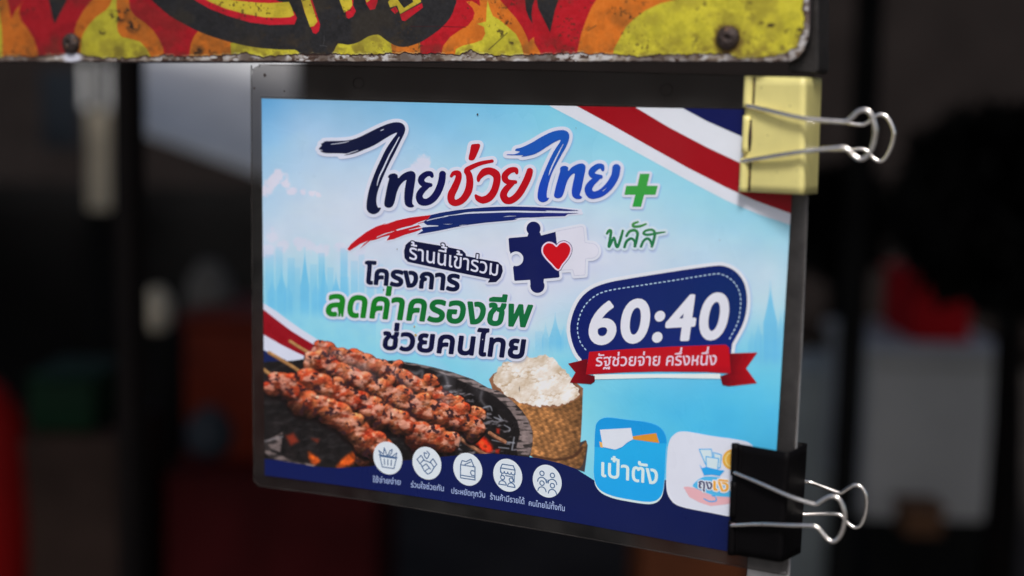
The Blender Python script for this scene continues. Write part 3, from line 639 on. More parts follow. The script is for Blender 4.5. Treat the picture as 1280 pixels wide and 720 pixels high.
# ---- the printed picture itself: colours evaluated at every point of the sheet -------------------
NU, NV = 860, 700
tt, vv = np.meshgrid(np.linspace(0, 1, NU), np.linspace(0, 1, NV))
tx, ty = TOP(tt); bx, by = BOT(tt); PX = tx + (bx - tx) * vv; PY = ty + (by - ty) * vv
ctl = np.array([(385, 178, 172, 200, 222), (372, 150, 148, 188, 216), (470, 240, 196, 208, 222), (735, 335, 206, 208, 222), (715, 300, 202, 208, 222), (690, 350, 207, 209, 222), (860, 310, 182, 207, 228), (330, 128, 92, 160, 205), (340, 175, 140, 190, 222), (420, 128, 130, 180, 208), (430, 210, 178, 202, 222), (400, 260, 196, 208, 222), (520, 135, 118, 180, 212), (560, 160, 130, 190, 218), (620, 140, 120, 190, 218),
    (680, 150, 126, 200, 228), (740, 170, 132, 202, 230), (800, 200, 142, 206, 232), (900, 270, 150, 205, 232), (960, 290, 150, 205, 230), (860, 230, 146, 206, 232), (560, 230, 178, 208, 224), (700, 270, 188, 208, 224), (640, 260, 190, 210, 226),
    (850, 290, 172, 208, 228), (900, 330, 186, 208, 226), (960, 340, 190, 210, 230), (800, 330, 202, 208, 222), (600, 330, 206, 208, 222), (660, 400, 205, 210, 226), (480, 300, 203, 208, 222), (450, 330, 200, 210, 226), (340, 270, 180, 205, 224),
    (340, 300, 205, 208, 222), (345, 350, 150, 206, 230), (400, 350, 150, 205, 230), (430, 330, 190, 210, 226), (380, 400, 140, 205, 230), (430, 420, 142, 208, 232), (480, 450, 132, 205, 232), (560, 460, 120, 202, 232), (700, 460, 112, 200, 232), (690, 400, 180, 210, 228),
    (740, 500, 120, 204, 232), (735, 560, 140, 208, 230), (800, 500, 80, 186, 232), (900, 500, 72, 182, 230), (850, 530, 72, 182, 230), (950, 470, 98, 194, 230), (960, 430, 128, 204, 230), (960, 380, 185, 212, 230), (960, 540, 70, 180, 228), (930, 570, 74, 182, 230)], float)
_k = len(ctl); _A = np.ones((_k + 1, _k + 1)); _A[_k, _k] = 0
_A[:_k, :_k] = np.sqrt((ctl[:, None, 0] - ctl[None, :, 0]) ** 2 + (ctl[:, None, 1] - ctl[None, :, 1]) ** 2 + 30); _A[:_k, :_k] -= np.eye(_k) * 12
_w = np.linalg.solve(_A, np.vstack([ctl[:, 2:], np.zeros((1, 3))])); C = np.tile(_w[_k], PX.shape + (1,))
for i in range(_k): C = C + np.sqrt((PX - ctl[i, 0]) ** 2 + (PY - ctl[i, 1]) ** 2 + 30)[..., None] * _w[i]
# clouds
def cloud(cx, cy, pts, a, c=(205, 207, 222)):
    global C
    m = np.zeros(PX.shape)
    for dx, dy, r in pts:
        m = np.maximum(m, 1 - sstep(r * .65, r * 1.25, np.hypot(PX - cx - dx, (PY - cy - dy) * 1.15) + (fbm(PX, PY, 7, 4, 5) - .5) * 13))
    C = mix(C, c, m * a)
cloud(345, 234, [(-14, 4, 9), (-4, -6, 10), (4, -14, 9), (12, -4, 8), (22, 3, 6), (33, 6, 5), (44, 8, 3.5), (54, 10, 2.4)], .92, (214, 209, 222))
cloud(528, 215, [(-14, 10, 12), (-4, -4, 12), (2, -12, 9), (12, 8, 12)], .9, (208, 207, 222))
cloud(340, 305, [(-8, 8, 10), (2, -10, 9), (12, 2, 9), (34, 0, 8), (48, 4, 8), (62, 8, 9), (86, 6, 8), (110, 8, 8)], .85)
# skyline silhouettes behind mist
def tower(x, top, bot, w_, a, spire=0, c=(100, 184, 226)):
    global C
    hw = w_ / 2 * (1 if not spire else np.clip((PY - top) / max(spire * .8, 1), .10, 1) ** 1.6)
    m = (1 - sstep(-.5, .7, np.abs(PX - x) - hw)) * sstep(top - 1, top + 1.5, PY) * (1 - sstep(bot - 18, bot, PY))
    C = mix(C, c, m * a * (.48 + .52 * sstep(top, top + 30, PY)))
for x, t_, w_, a, sp in [(337, 318, 11, .45, 0), (349, 308, 9, .35, 0), (352, 334, 12, .75, 34), (364, 322, 9, .5, 0), (372, 334, 7, .4, 0), (381, 308, 11, .85, 62), (392, 330, 9, .5, 0), (402, 316, 8, .65, 0), (405, 328, 9, .7, 40), (413, 334, 8, .5, 0), (420, 340, 10, .9, 30), (430, 310, 9, .55, 0), (431, 346, 11, .6, 0),
                      (443, 326, 9, .45, 0), (452, 318, 7, .35, 0), (463, 322, 9, .3, 0), (475, 330, 8, .3, 0), (340, 345, 10, .7, 25), (360, 352, 11, .6, 20), (395, 350, 10, .6, 20)]:
    tower(x, t_, 402, w_, a, sp)
for x, t_, w_, a, sp in [(674, 414, 10, .35, 0), (682, 402, 9, .45, 26), (694, 390, 15, .7, 40), (700, 412, 9, .45, 0), (705, 404, 9, .5, 22), (714, 412, 8, .35, 0), (940, 412, 10, .45, 20), (948, 402, 9, .5, 22), (955, 418, 10, .5, 0), (963, 350, 17, .8, 66), (971, 412, 9, .5, 0), (976, 386, 8, .5, 30), (983, 372, 8, .5, 26)]:
    tower(x, t_, 462 if x > 900 else 446, w_, a, sp)
band = sstep(372, 402, PY + 5 * (fbm(PX, PY * 0, 7, 3, 8) - .5) * 4) * (1 - sstep(432, 452, PY)) * (PX < 470)
C = mix(C, (118, 194, 230), band * .55 * fbm(PX, PY, 10, 3, 2))
C += ((fbm(PX * .6, PY, 18, 4, 9) - .5) * 10)[..., None] * np.array([1, .7, .5])
def fill(shape_pts, c, zz=None, smooth=0, soft=.6, a=1.0, clipm=None, res=2):
    """soft-edged printed area"""
    global C
    p = np.array(zz(shape_pts) if zz else shape_pts); lo, hi = p.min(0) - 8, p.max(0) + 8
    g = SDF(lo[0], lo[1], hi[0], hi[1], res, 7); g.add(g.poly(p[:, :2], smooth))
    m = 1 - sstep(-soft, soft, g.at(PX, PY))
    if clipm is not None: m = m * clipm
    C = mix(C, c, m * a) if not callable(c) else C * (1 - m[..., None] * a) + c(PX, PY) * (m[..., None] * a)
    return m
def line(pts, c, zz=None, a=1.0, soft=.5, res=2):
    global C
    p = np.array(zz(pts) if zz else pts); lo, hi = p[:, :2].min(0) - 10, p[:, :2].max(0) + 10
    g = SDF(lo[0], lo[1], hi[0], hi[1], res, 6); g.add(g.stroke([tuple(q) for q in p])); m = 1 - sstep(-soft, soft, g.at(PX, PY))
    C = mix(C, c, m * a) if not callable(c) else C * (1 - m[..., None] * a) + c(PX, PY) * (m[..., None] * a)
zl = Z(320, 400, 8)
fill([(0, -220), (88, -160), (200, -90), (320, 0), (450, 90), (600, 185), (720, 268), (900, 380), (700, 480), (0, 420)], WHITE, zl)
fill([(0, -140), (88, -95), (200, -5), (350, 108), (480, 190), (600, 260), (760, 340), (640, 420), (520, 375), (400, 320), (250, 245), (95, 155), (0, 110)], lambda x, y: np.array([140, 4, 18.]) + (fbm(x, y, 8, 3, 3) - .5)[..., None] * 14, zl)
fill([(0, 300), (90, 305), (150, 345), (300, 400), (260, 500), (0, 500)], (14, 26, 72), zl)
# rice in a woven basket
zk = Z(600, 430, 4.5)
def weave(x, y):
    u = (x + y * .55) / 3.4; v_ = (y - x * .28) / 2.6
    k = .5 + .5 * np.sin(u * 2.2 + 2.2 * np.sign(np.sin(v_ * 1.7)) * .8); k2 = .5 + .5 * np.sin(v_ * 3.4)
    sh = .55 + .45 * np.sin(np.clip((x - 608) / 124, 0, 1) * 2.6 + .35)
    b_ = (.74 + .16 * k + .12 * k2 * k) * sh * (.55 + .8 * fbm(x, y * 1.2, 6, 4, 4))
    return np.stack([204 * b_, 134 * b_, 74 * b_], -1)
fill([(560, 555), (595, 540), (606, 570), (596, 660), (588, 720), (520, 700), (470, 660)], (62, 52, 52), zk)
fill([(300, 610), (420, 640), (520, 618), (568, 575), (600, 545), (596, 600), (585, 650), (560, 700), (480, 690), (380, 655), (300, 640)], weave, zk, 2)
fill([(60, 210), (150, 300), (300, 350), (430, 352), (520, 318), (578, 270), (574, 400), (568, 520), (560, 590), (500, 632), (400, 645), (290, 632), (240, 600), (120, 500)], weave, zk)
fill([(300, 622), (420, 645), (520, 625), (572, 575), (578, 592), (530, 640), (420, 660), (300, 640)], (58, 32, 20), zk, 2, 1.2, .75)
fill([(50, 200), (75, 168), (110, 150), (200, 130), (400, 120), (520, 200), (580, 250), (576, 290), (520, 325), (430, 358), (300, 356), (150, 305), (70, 250)], lambda x, y: np.stack([120 + 40 * fbm(x, y, 3, 2), 78 + 30 * fbm(x, y, 3, 2), 52 + 22 * fbm(x, y, 3, 2)], -1), zk)
fill([(75, 205), (120, 160), (300, 130), (500, 190), (566, 262), (520, 312), (430, 345), (300, 342), (160, 292)], (96, 58, 40), zk)
# rice: many grains lit from the upper left
rx = np.random.RandomState(11); RC = SDF(606, 438, 736, 516, 3, 10)
RC.add(RC.poly(zk([(76, 205), (90, 160), (130, 105), (190, 95), (250, 72), (310, 75), (345, 58), (390, 68), (430, 100), (460, 135), (500, 170), (520, 215), (560, 262), (545, 300), (500, 325), (440, 350), (380, 345), (330, 352), (260, 335), (200, 318), (150, 292), (110, 255)]), 2))
rgx, rgy = np.meshgrid(np.linspace(606, 736, 520), np.linspace(438, 516, 312)); hgt = np.zeros(rgx.shape)
for n_, lo_, hi_, zr_ in ((60, 7, 13, 2), (900, 1.7, 3.3, 7)):
    for _ in range(n_):
        cx, cy = rx.uniform(608, 734), rx.uniform(440, 514); r_ = rx.uniform(lo_, hi_); z0 = rx.uniform(0, zr_)
        d2 = ((rgx - cx) ** 2 + ((rgy - cy) * 1.15) ** 2) / r_ ** 2; hgt = np.maximum(hgt, np.where(d2 < 1, z0 + r_ * .75 * np.sqrt(np.clip(1 - d2, 0, 1)), 0))
hgt += (fbm(rgx, rgy, 3.5, 3, 6) - .5) * 4.0
def blur(a, k):
    ker = np.ones(2 * k + 1) / (2 * k + 1)
    for ax in (0, 1): a = np.apply_along_axis(lambda r: np.convolve(np.pad(r, k, 'edge'), ker, 'valid'), ax, a)
    return a
hgt = blur(hgt, 1); gy, gx = np.gradient(hgt, rgy[1, 0] - rgy[0, 0], rgx[0, 1] - rgx[0, 0])
sh = np.clip(.62 + .20 * gy + .10 * gx, 0, 1); occ = np.clip(.55 + (hgt - blur(hgt, 14)) / 9, 0, 1); k_ = np.clip(.16 + .42 * occ + .42 * sh + (fbm(rgx, rgy, 15, 3, 66) - .5) * .9, 0, 1)[..., None]
ric = np.array([176, 142, 100.]) * (1 - k_) + np.array([250, 245, 238.]) * k_
def samp(img, X0, X1, Y0, Y1):
    h_, w_ = img.shape[:2]; u = np.clip((PX - X0) / (X1 - X0), 0, 1) * (w_ - 1.001); v_ = np.clip((PY - Y0) / (Y1 - Y0), 0, 1) * (h_ - 1.001)
    i, j = u.astype(int), v_.astype(int); a, b_ = u - i, v_ - j
    if img.ndim == 3: a, b_ = a[..., None], b_[..., None]
    return (img[j, i] * (1 - a) + img[j, i + 1] * a) * (1 - b_) + (img[j + 1, i] * (1 - a) + img[j + 1, i + 1] * a) * b_
mr_ = 1 - sstep(-.6, .6, RC.at(PX, PY) + (fbm(PX, PY, 4, 3, 8) - .5) * 5); C = C * (1 - mr_[..., None]) + samp(ric, 606, 736, 438, 516) * mr_[..., None]
# the round charcoal grill
zg, zh, zj = Z(460, 430, 8), Z(540, 480, 7.2), Z(320, 480, 6)
rim = zg([(250, 165), (330, 175), (470, 195), (640, 230), (850, 285), (1050, 355), (1200, 440)]) + zh([(600, 60), (720, 150), (810, 240), (870, 330), (905, 430), (905, 540), (880, 650)])
body = rim + [(655, 590), (560, 600), (420, 590), (391, 583), (345, 582), (322, 584), (322, 455), (335, 452), (365, 451), (392, 447), (430, 452)]
def grill(x, y):
    k = fbm(x, y, 7, 4, 12); s_ = np.clip(fbm(x * .45 + y * .9, y - .3 * x, 5, 3, 3) - .56, 0, 1) * 5
    b_ = 10 + 22 * k; o = np.stack([b_ * 1.0, b_ * .80, b_ * .76], -1); return o + (np.clip(s_, 0, 1) * (14 + 70 * sstep(500, 560, x)))[..., None] * np.array([1, .97, 1.0])
fill(body, grill, None, 0)
def stone(x, y):
    k = fbm(x * 1.0, y, 4, 3, 14); l_ = sstep(.55, .75, vnoise(x / 9 - 4, y / 2.1)); b_ = (92 + 62 * k) * (1 - .6 * l_)
    return np.stack([b_ * 1.08, b_ * .93, b_ * .88], -1)
inner = zh([(880, 650), (770, 640), (760, 560), (790, 450), (770, 340), (700, 235), (590, 130), (500, 70)]) + zg([(1080, 440), (850, 335), (640, 262), (470, 218), (330, 196), (250, 180)])
fill(rim + inner, stone, None, 0, .8, .92)
fill(zg([(330, 196), (470, 218), (640, 262), (850, 335), (1080, 440)]) + zh([(500, 70), (590, 130), (700, 235), (770, 340), (790, 450), (760, 560), (700, 560), (720, 450), (690, 350), (610, 240), (500, 150), (420, 120)]) + zg([(900, 420), (640, 320), (470, 290), (330, 240)]), (22, 18, 18), None, 0, 1.5, .9)
fill([(180, 540), (200, 360), (60, 440), (70, 520), (170, 580), (330, 606), (430, 620), (450, 606), (330, 585), (230, 560), (150, 500), (60, 462)], stone, zj, 0, 1.2, .8)
line([(60, 430, 6), (200, 395, 5)], (125, 118, 118), zj, .8, 1)
for q, c in (([(270, 420), (330, 400), (430, 440), (520, 530), (545, 600), (480, 620), (420, 560), (330, 500)], (232, 40, 14)), ([(340, 450), (420, 480), (500, 560), (500, 600), (440, 560)], (250, 74, 30))):
    fill(q, lambda x, y, c=c: np.array(c) * (.35 + 1.1 * fbm(x, y, 5, 3, 19))[..., None], zh, 2, 3.2, .95)
fill([(580, 400), (610, 400), (605, 450), (580, 440)], (190, 40, 20), zh, 0, 2, .8); fill([(570, 590), (610, 585), (600, 625), (570, 620)], (200, 40, 20), zh, 0, 2, .8)
for q in ([(395, 510), (430, 530), (480, 575), (450, 600), (410, 590)], [(620, 590), (690, 530), (740, 510), (750, 575), (700, 610), (610, 630)]): fill(q, lambda x, y: np.array([244, 92, 24.]) * (.25 + 1.2 * fbm(x, y, 5, 3, 18))[..., None], zj, 2, 3.0, .95)
for q in ([(225, 390), (280, 370), (320, 430), (260, 460)], [(420, 410), (470, 415), (460, 440)]): fill(q, (150, 44, 22), zj, 1, 3, .8)
for q in ([(450, 220, 6), (520, 200, 8), (540, 240, 4)], [(560, 300, 6), (620, 320, 9), (600, 280, 4), (640, 330, 4)], [(650, 370, 5), (700, 400, 7), (690, 430, 3)], [(650, 520, 6), (740, 530, 7)], [(720, 590, 8), (740, 480, 6)], [(540, 505, 4), (640, 525, 5)], [(600, 570, 5), (690, 580, 6)]):
    line(q, (150, 150, 154), zh, .75, 1)
for q in ([(680, 330, 8), (760, 300, 10), (800, 430, 9), (720, 420, 5)], [(400, 270, 8), (480, 290, 12), (540, 270, 14), (540, 340, 10)], [(820, 480, 8), (930, 465, 8)], [(1140, 480, 6), (1130, 560, 8), (1200, 650, 10)]):
    line(q, (165, 160, 162), zg, .45, 3)
# meat on skewers: a lumpy height field, glazed and charred
X0, X1, Y0, Y1 = 328, 650, 425, 592
mx_, my_ = np.meshgrid(np.linspace(X0, X1, 966), np.linspace(Y0, Y1, 501)); ms = mx_[0, 1] - mx_[0, 0]
rm = np.random.RandomState(5)
SK = [([(404, 440), (440, 450), (480, 464), (520, 482), (548, 498), (572, 514), (594, 528)], 14), ([(396, 452), (440, 474), (480, 494), (520, 510), (560, 524), (598, 536)], 17),
      ([(384, 474), (420, 492), (460, 512), (500, 530), (535, 547), (560, 556)], 18), ([(352, 482), (385, 502), (420, 522), (452, 545), (474, 566)], 19)]
img = np.zeros(mx_.shape + (3,)); mm = np.zeros(mx_.shape)
for k_, (pts, rad) in enumerate(SK):
    c, _ = catmull(pts, np.zeros(len(pts)), 30); cl_ = np.concatenate([[0], np.cumsum(np.hypot(*np.diff(c, axis=0).T))]); H_ = np.full(mx_.shape, -6.0); hue = np.zeros(mx_.shape)
    for s_ in np.arange(0, cl_[-1], rad * .95):
        p0 = np.array([np.interp(s_, cl_, c[:, 0]), np.interp(s_, cl_, c[:, 1])]); hu = rm.uniform(-1, 1)
        for j_ in range(5):
            cx, cy = p0 + (rm.normal(0, 1, 2) * [rad * .46, rad * .40] if j_ else 0); r_ = rad * (rm.uniform(.42, .72) if j_ else rm.uniform(.85, 1.08))
            zz_ = (rm.uniform(2, 7) * rad / 20 if j_ else 0); el = rm.uniform(-.6, .6); dx_, dy_ = mx_ - cx, my_ - cy - el * (mx_ - cx) * .6; d2 = (dx_ ** 2 * .8 + dy_ ** 2 * 1.2) / r_ ** 2
            hh_ = np.where(d2 < 1, zz_ + r_ * .62 * np.sqrt(np.clip(1 - d2, 0, 1)), -6); up_ = hh_ > H_; H_ = np.where(up_, hh_, H_); hue = np.where(up_, hu, hue)
    m_ = blur((H_ > -5).astype(float), 2)
    HH = blur(blur(np.maximum(H_, -3), 3) + (fbm(mx_, my_, 9, 3, 21 + k_) - .5) * 5 + (fbm(mx_ * .8, my_, 4, 2, 22 + k_) - .5) * 1.4, 1)
    gy, gx = np.gradient(HH, ms, ms); nz_ = 1 / np.sqrt(1 + .45 * (gx ** 2 + gy ** 2)); lx, ly, lz = -.22, -.74, .63
    dt_ = (-gx * lx * .67 - gy * ly * .67 + lz) * nz_; lam = np.clip(dt_, 0, 1.2); sp_ = np.clip(dt_ * 1.05, 0, 1) ** 6
    ao = np.clip((HH - blur(HH, 14)) / 10 + .80, .2, 1.12); red = fbm(mx_, my_, 8, 4, 33 + k_)[..., None]; hu_ = blur(hue, 4)[..., None]
    q_ = (my_ - np.interp(mx_, c[:, 0], c[:, 1])) / rad; mac = 1.18 - .80 * sstep(-.25, .95, q_); hi_q = (1 - sstep(.0, .5, q_)) * sstep(-1.1, -.6, q_)
    base = np.array([180, 76, 40.]) + hu_ * np.array([12, 14, 10.]) + (red - .5) * np.array([-50, -95, -60.])
    im_ = base * ((.10 + 1.16 * lam * ao) * mac)[..., None]
    gl_ = sstep(.44, .66, fbm(mx_ * .75, my_, 5, 4, 37 + k_)) * np.clip(sp_ * .5 + .75 * hi_q, 0, 1); im_ = im_ + np.clip(gl_ * .8, 0, 1)[..., None] * (np.array([236, 172, 146]) - im_)
    ch_ = sstep(.63, .70, fbm(mx_, my_, 6, 3, 41 + k_)) * .92; im_ = im_ * (1 - ch_[..., None]) + ch_[..., None] * np.array([44, 20, 24])
    im_ = im_ + (sstep(.62, .72, fbm(mx_, my_, 3.6, 2, 44 + k_)) * sp_)[..., None] * np.array([64, 54, 46])
    dk = np.clip(blur(np.roll(np.roll(m_, 8, 0), -4, 1), 12) * 1.1, 0, 1) * .85; img = img * (1 - dk[..., None]) + dk[..., None] * np.array([26, 12, 12]); mm = np.maximum(mm, dk * .9)
    img = img * (1 - m_[..., None]) + np.clip(im_, 0, 255) * m_[..., None]; mm = np.maximum(mm, m_)
for q in (zl([(340, 212), (480, 300), (640, 385), (700, 430)]), zl([(130, 325), (300, 425), (450, 520)]), zl([(70, 490), (170, 565)]), zl([(640, 240), (720, 290), (860, 370)]), zl([(690, 235), (830, 320)])):
    line([(x, y, 2.0) for x, y in q], lambda x, y: np.stack([205 - 60 * fbm(x, y, 3, 2, 2), 150 - 50 * fbm(x, y, 3, 2, 2), 90 - 36 * fbm(x, y, 3, 2, 2)], -1), None, 1, .6)
    line([(x - .6, y + 1.5, .8) for x, y in q], (120, 74, 40), None, .6, .6)
for q in (zh([(255, 490), (400, 590), (560, 680)]), zh([(520, 440), (580, 480), (655, 520)])):
    line([(x, y, 2.4) for x, y in q], lambda x, y: np.stack([190 - 70 * fbm(x, y, 3, 2, 2), 130 - 60 * fbm(x, y, 3, 2, 2), 92 - 46 * fbm(x, y, 3, 2, 2)], -1), None, 1, .6)
    line([(x - .8, y + 1.8, .9) for x, y in q], (70, 36, 24), None, .7, .6)
ms_ = np.clip(samp(mm, X0, X1, Y0, Y1), 0, 1) * (PX > X0) * (PX < X1) * (PY > Y0) * (PY < Y1)
ms_ = sstep(.3, .7, ms_); C = C * (1 - ms_[..., None]) + samp(np.clip(img, 0, 255), X0, X1, Y0, Y1) * ms_[..., None]
for q, a in (([(430, 470, 5), (470, 452, 7), (500, 470, 6), (520, 500, 4)], .16), ([(540, 452, 4), (560, 470, 7), (556, 500, 8)], .2), ([(395, 436, 5), (430, 446, 7), (470, 470, 7)], .18), ([(585, 470, 3), (600, 492, 5)], .15)):
    line(q, (190, 186, 190), None, a, 8)
# printed drop shadows under the white outlines
for g, lv, dx, dy, bl, a in shadows:
    m = 1 - sstep(lv - bl, lv + bl, g.at(PX - dx, PY - dy)); C = mix(C, (120, 132, 170), m * a * 1.6)
sheet = grid_sheet('printed_sheet', PX, PY, np.clip(C, 0, 255), 0.0, M['ink'], poster)
bk = MB(); e_ = [P(a, b, .0006) for a, b in SHEET]; n_ = len(e_)
bk.add(e_ + [P(a, b, .0010) for a, b in SHEET], [tuple(range(n_))[::-1], tuple(range(n_, 2 * n_))] + [(i, (i + 1) % n_, n_ + (i + 1) % n_, n_ + i) for i in range(n_)])
bk.build('paper_backing', M['paper'], poster, smooth=False)

# ---- crisp printed areas, each a hair above the other ----------------------------------------------
pa = print_area
for nm, g, c, k in (('white_stripe', fs_w, (214, 214, 226), 1), ('red_stripe', fs_r, (150, 6, 20), 1.5), ('white_stripe', fs_w2, (216, 216, 228), 2), ('navy_stripe', fs_n, (8, 16, 74), 2.5)): pa(nm, g, c, k, poster)
pa('navy_band', gn, lambda x, y: np.stack([10 + 0 * x, 22 + 0 * x, 76 - 8 * sstep(600, 900, x)], -1), 1, poster)
def halo(name, g, lv, k, c=WHITE): return pa(name, g, c, k, poster, lv)
halo('heading_outline', hall, 4.4, 3); halo('underline_outline', gall, 2.0, 2)
pa('brush_underline', gu, (184, 10, 24), 4, poster); pa('brush_underline', gv, lambda x, y: np.stack([14 + 16 * sstep(600, 700, x), 26 + 10 * sstep(450, 560, x), 96 + 14 * sstep(600, 720, x)], -1), 4.5, poster)
pa('heading_lettering', hn, lambda x, y: np.stack([6 + 8 * sstep(480, 560, x), 14 + 0 * x, 50 + 24 * sstep(470, 560, x)], -1), 5, poster)
pa('heading_lettering', hr, lambda x, y: np.stack([178 + 0 * x, 6 + 0 * x, 22 + 0 * x], -1), 5.5, poster)
pa('heading_lettering', hb, lambda x, y: np.stack([26 + 0 * x, 82 - 16 * sstep(185, 245, y), 168 + 0 * x], -1), 6, poster)
halo('plus_outline', gp, 3.2, 3.5); pa('plus_sign', gp, lambda x, y: np.stack([56 - 14 * sstep(235, 260, y), 152 + 0 * x, 60 + 0 * x], -1), 4.5, poster)
halo('word_outline', gw, 3.0, 3.5, (200, 212, 226)); pa('green_lettering', gw, lambda x, y: np.stack([30 + 40 * sstep(300, 275, y), 112 + 26 * sstep(300, 275, y), 66 + 0 * x], -1), 4.5, poster)
halo('puzzle_outline', pall, 3.6, 3.7, (212, 212, 225)); 
pa('puzzle_piece', pw, (168, 168, 190), 4.2, poster, .35); pa('puzzle_piece', pw, (214, 211, 222), 4.7, poster)
pa('puzzle_piece', pz, (13, 22, 78), 5.2, poster)
pa('heart_ring', ht, (40, 34, 84), 5.7, poster, 2.6); pa('heart_outline', ht, (222, 200, 214), 6.2, poster, 1.9); pa('heart', ht, (196, 6, 22), 6.7, poster)
halo('slogan_outline', LG['pro'], 4.0, 2.2); halo('slogan_outline', LG['cut'], 4.8, 2.4); halo('slogan_outline', LG['thai'], 4.5, 2.6); halo('pill_outline', gi, 3.0, 2.8)
pa('slogan_lettering', LG['pro'], (7, 16, 50), 4.2, poster, 1.35)
pa('slogan_lettering', LG['cut'], lambda x, y: np.stack([20 - 8 * sstep(430, 520, x), 124 - 22 * sstep(410, 560, x), 28 + 26 * sstep(420, 620, x)], -1), 4.6, poster, 1.45)
pa('slogan_lettering', LG['thai'], (8, 12, 52), 5.0, poster, 1.3)
pil = pa('pill', gi, (8, 12, 50), 5.4, poster); pa('pill_lettering', LG['inv'], (208, 206, 220), 6.4, pil, .22)
halo('badge_outline', gb, 4.4, 3.2, (216, 216, 230)); bdg = pa('badge', gb, lambda x, y: np.stack([14 + 0 * x, 28 + 12 * sstep(880, 940, x), 94 + 14 * sstep(390, 430, y) * sstep(840, 940, x)], -1), 3.8, poster)
pa('badge_stitching', st, (176, 200, 236), 4.6, bdg); pa('badge_numerals', LG['num'], (216, 214, 230), 4.8, bdg, 2.2)
pa('ribbon_outline', ru, (220, 224, 236), 5, poster)
pa('ribbon_tail', rl, lambda x, y: np.stack([128 - 40 * sstep(738, 722, y * 0 + x) * 0 - 34 * sstep(722, 738, x), 4 + 0 * x, 18 + 0 * x], -1), 5.4, poster)
pa('ribbon_tail', rr, lambda x, y: np.stack([168 - 70 * sstep(925, 908, x), 6 + 0 * x, 20 + 0 * x], -1), 5.4, poster)
rbn = pa('ribbon', rb, lambda x, y: np.stack([184 - 16 * sstep(455, 466, y), 10 + 0 * x, 26 + 0 * x], -1), 6, poster); pa('ribbon_lettering', LG['half'], (222, 196, 208), 6.8, rbn, .2)
# wallet icon
pa('icon_lip', gah, (206, 222, 238), 3, poster); app = pa('app_icon', ga, lambda x, y: np.stack([36 - 6 * sstep(560, 620, y), 166 - 8 * sstep(560, 620, y), 226 + 0 * x], -1), 3.6, poster); pa('wallet_flap', gat, (24, 146, 208), 4.2, app)
def small(name, pts, zz, c, k, lv=0., smooth=0, par=None):
    p = np.array(zz(pts)); lo, hi = p.min(0) - 3, p.max(0) + 3; g = SDF(lo[0], lo[1], hi[0], hi[1], 5, 4); g.add(g.poly(p, smooth)); return pa(name, g, c, k, par or app, lv)
small('card', [(330, 197), (420, 184), (500, 174), (520, 242), (340, 217)], za, (214, 140, 44), 4.8); small('card', [(106, 232), (130, 240), (132, 276), (112, 270)], za, (226, 170, 84), 4.8)
small('note', [(110, 150), (325, 138), (340, 216), (300, 238), (262, 270), (215, 288), (130, 270)], za, (212, 214, 224), 5.4)
pa('app_lettering', LG['wal'], (210, 226, 240), 4.8, app, .55)
# money bag icon
app = pa('app_icon', gc, (212, 212, 224), 3.6, poster)
small('palm', [(205, 472), (240, 470), (290, 480), (380, 520), (450, 545), (560, 545), (680, 520), (640, 585), (500, 605), (410, 615), (330, 590), (250, 548)], zc, (222, 168, 170), 4.2)
small('money_bag', [(275, 466), (300, 432), (360, 395), (475, 400), (520, 440), (600, 540), (500, 545), (430, 535), (340, 500)], zc, (78, 176, 226), 4.8, smooth=2)
for k, q in enumerate(([(325, 190), (415, 190), (430, 290), (372, 302)], [(432, 215), (490, 232), (480, 330), (440, 320)], [(375, 245), (470, 260), (460, 355), (380, 345)])):
    small('note', q, zc, (60, 166, 220), 5.2 + k * .6, .7); small('note', q, zc, (204, 218, 234), 5.5 + k * .6, -.5)
small('bag_frill', [(325, 300), (345, 330), (380, 322), (430, 335), (480, 345), (515, 348), (478, 390), (420, 380), (360, 385)], zc, (44, 158, 220), 7.2)
gq = SDF(900, 555, 945, 592, 5, 5); gq.add(gq.circle(916, 574.5, 13)); pa('coin', gq, (226, 168, 60), 4.6, app); gq2 = SDF(900, 555, 945, 592, 5, 5); gq2.add(np.abs(gq2.circle(916, 574.5, 9)) - .8); pa('coin', gq2, (240, 206, 130), 5.1, app)
gq3 = SDF(870, 610, 905, 635, 5, 5); gq3.add(gq3.stroke(zc([(360, 560, 4), (400, 580, 5), (450, 575, 5), (445, 545, 4), (420, 538, 4)]))); pa('palm_line', gq3, (70, 160, 214), 5.4, app)
pa('app_lettering', LG['bag1'], (214, 216, 228), 7.6, app, 1.7); pa('app_lettering', LG['bag2'], (228, 222, 222), 7.9, app, 1.9)
pa('app_lettering', LG['bag1'], (28, 30, 84), 8.6, app, .35); pa('app_lettering', LG['bag2'], (230, 164, 56), 8.9, app, .5)
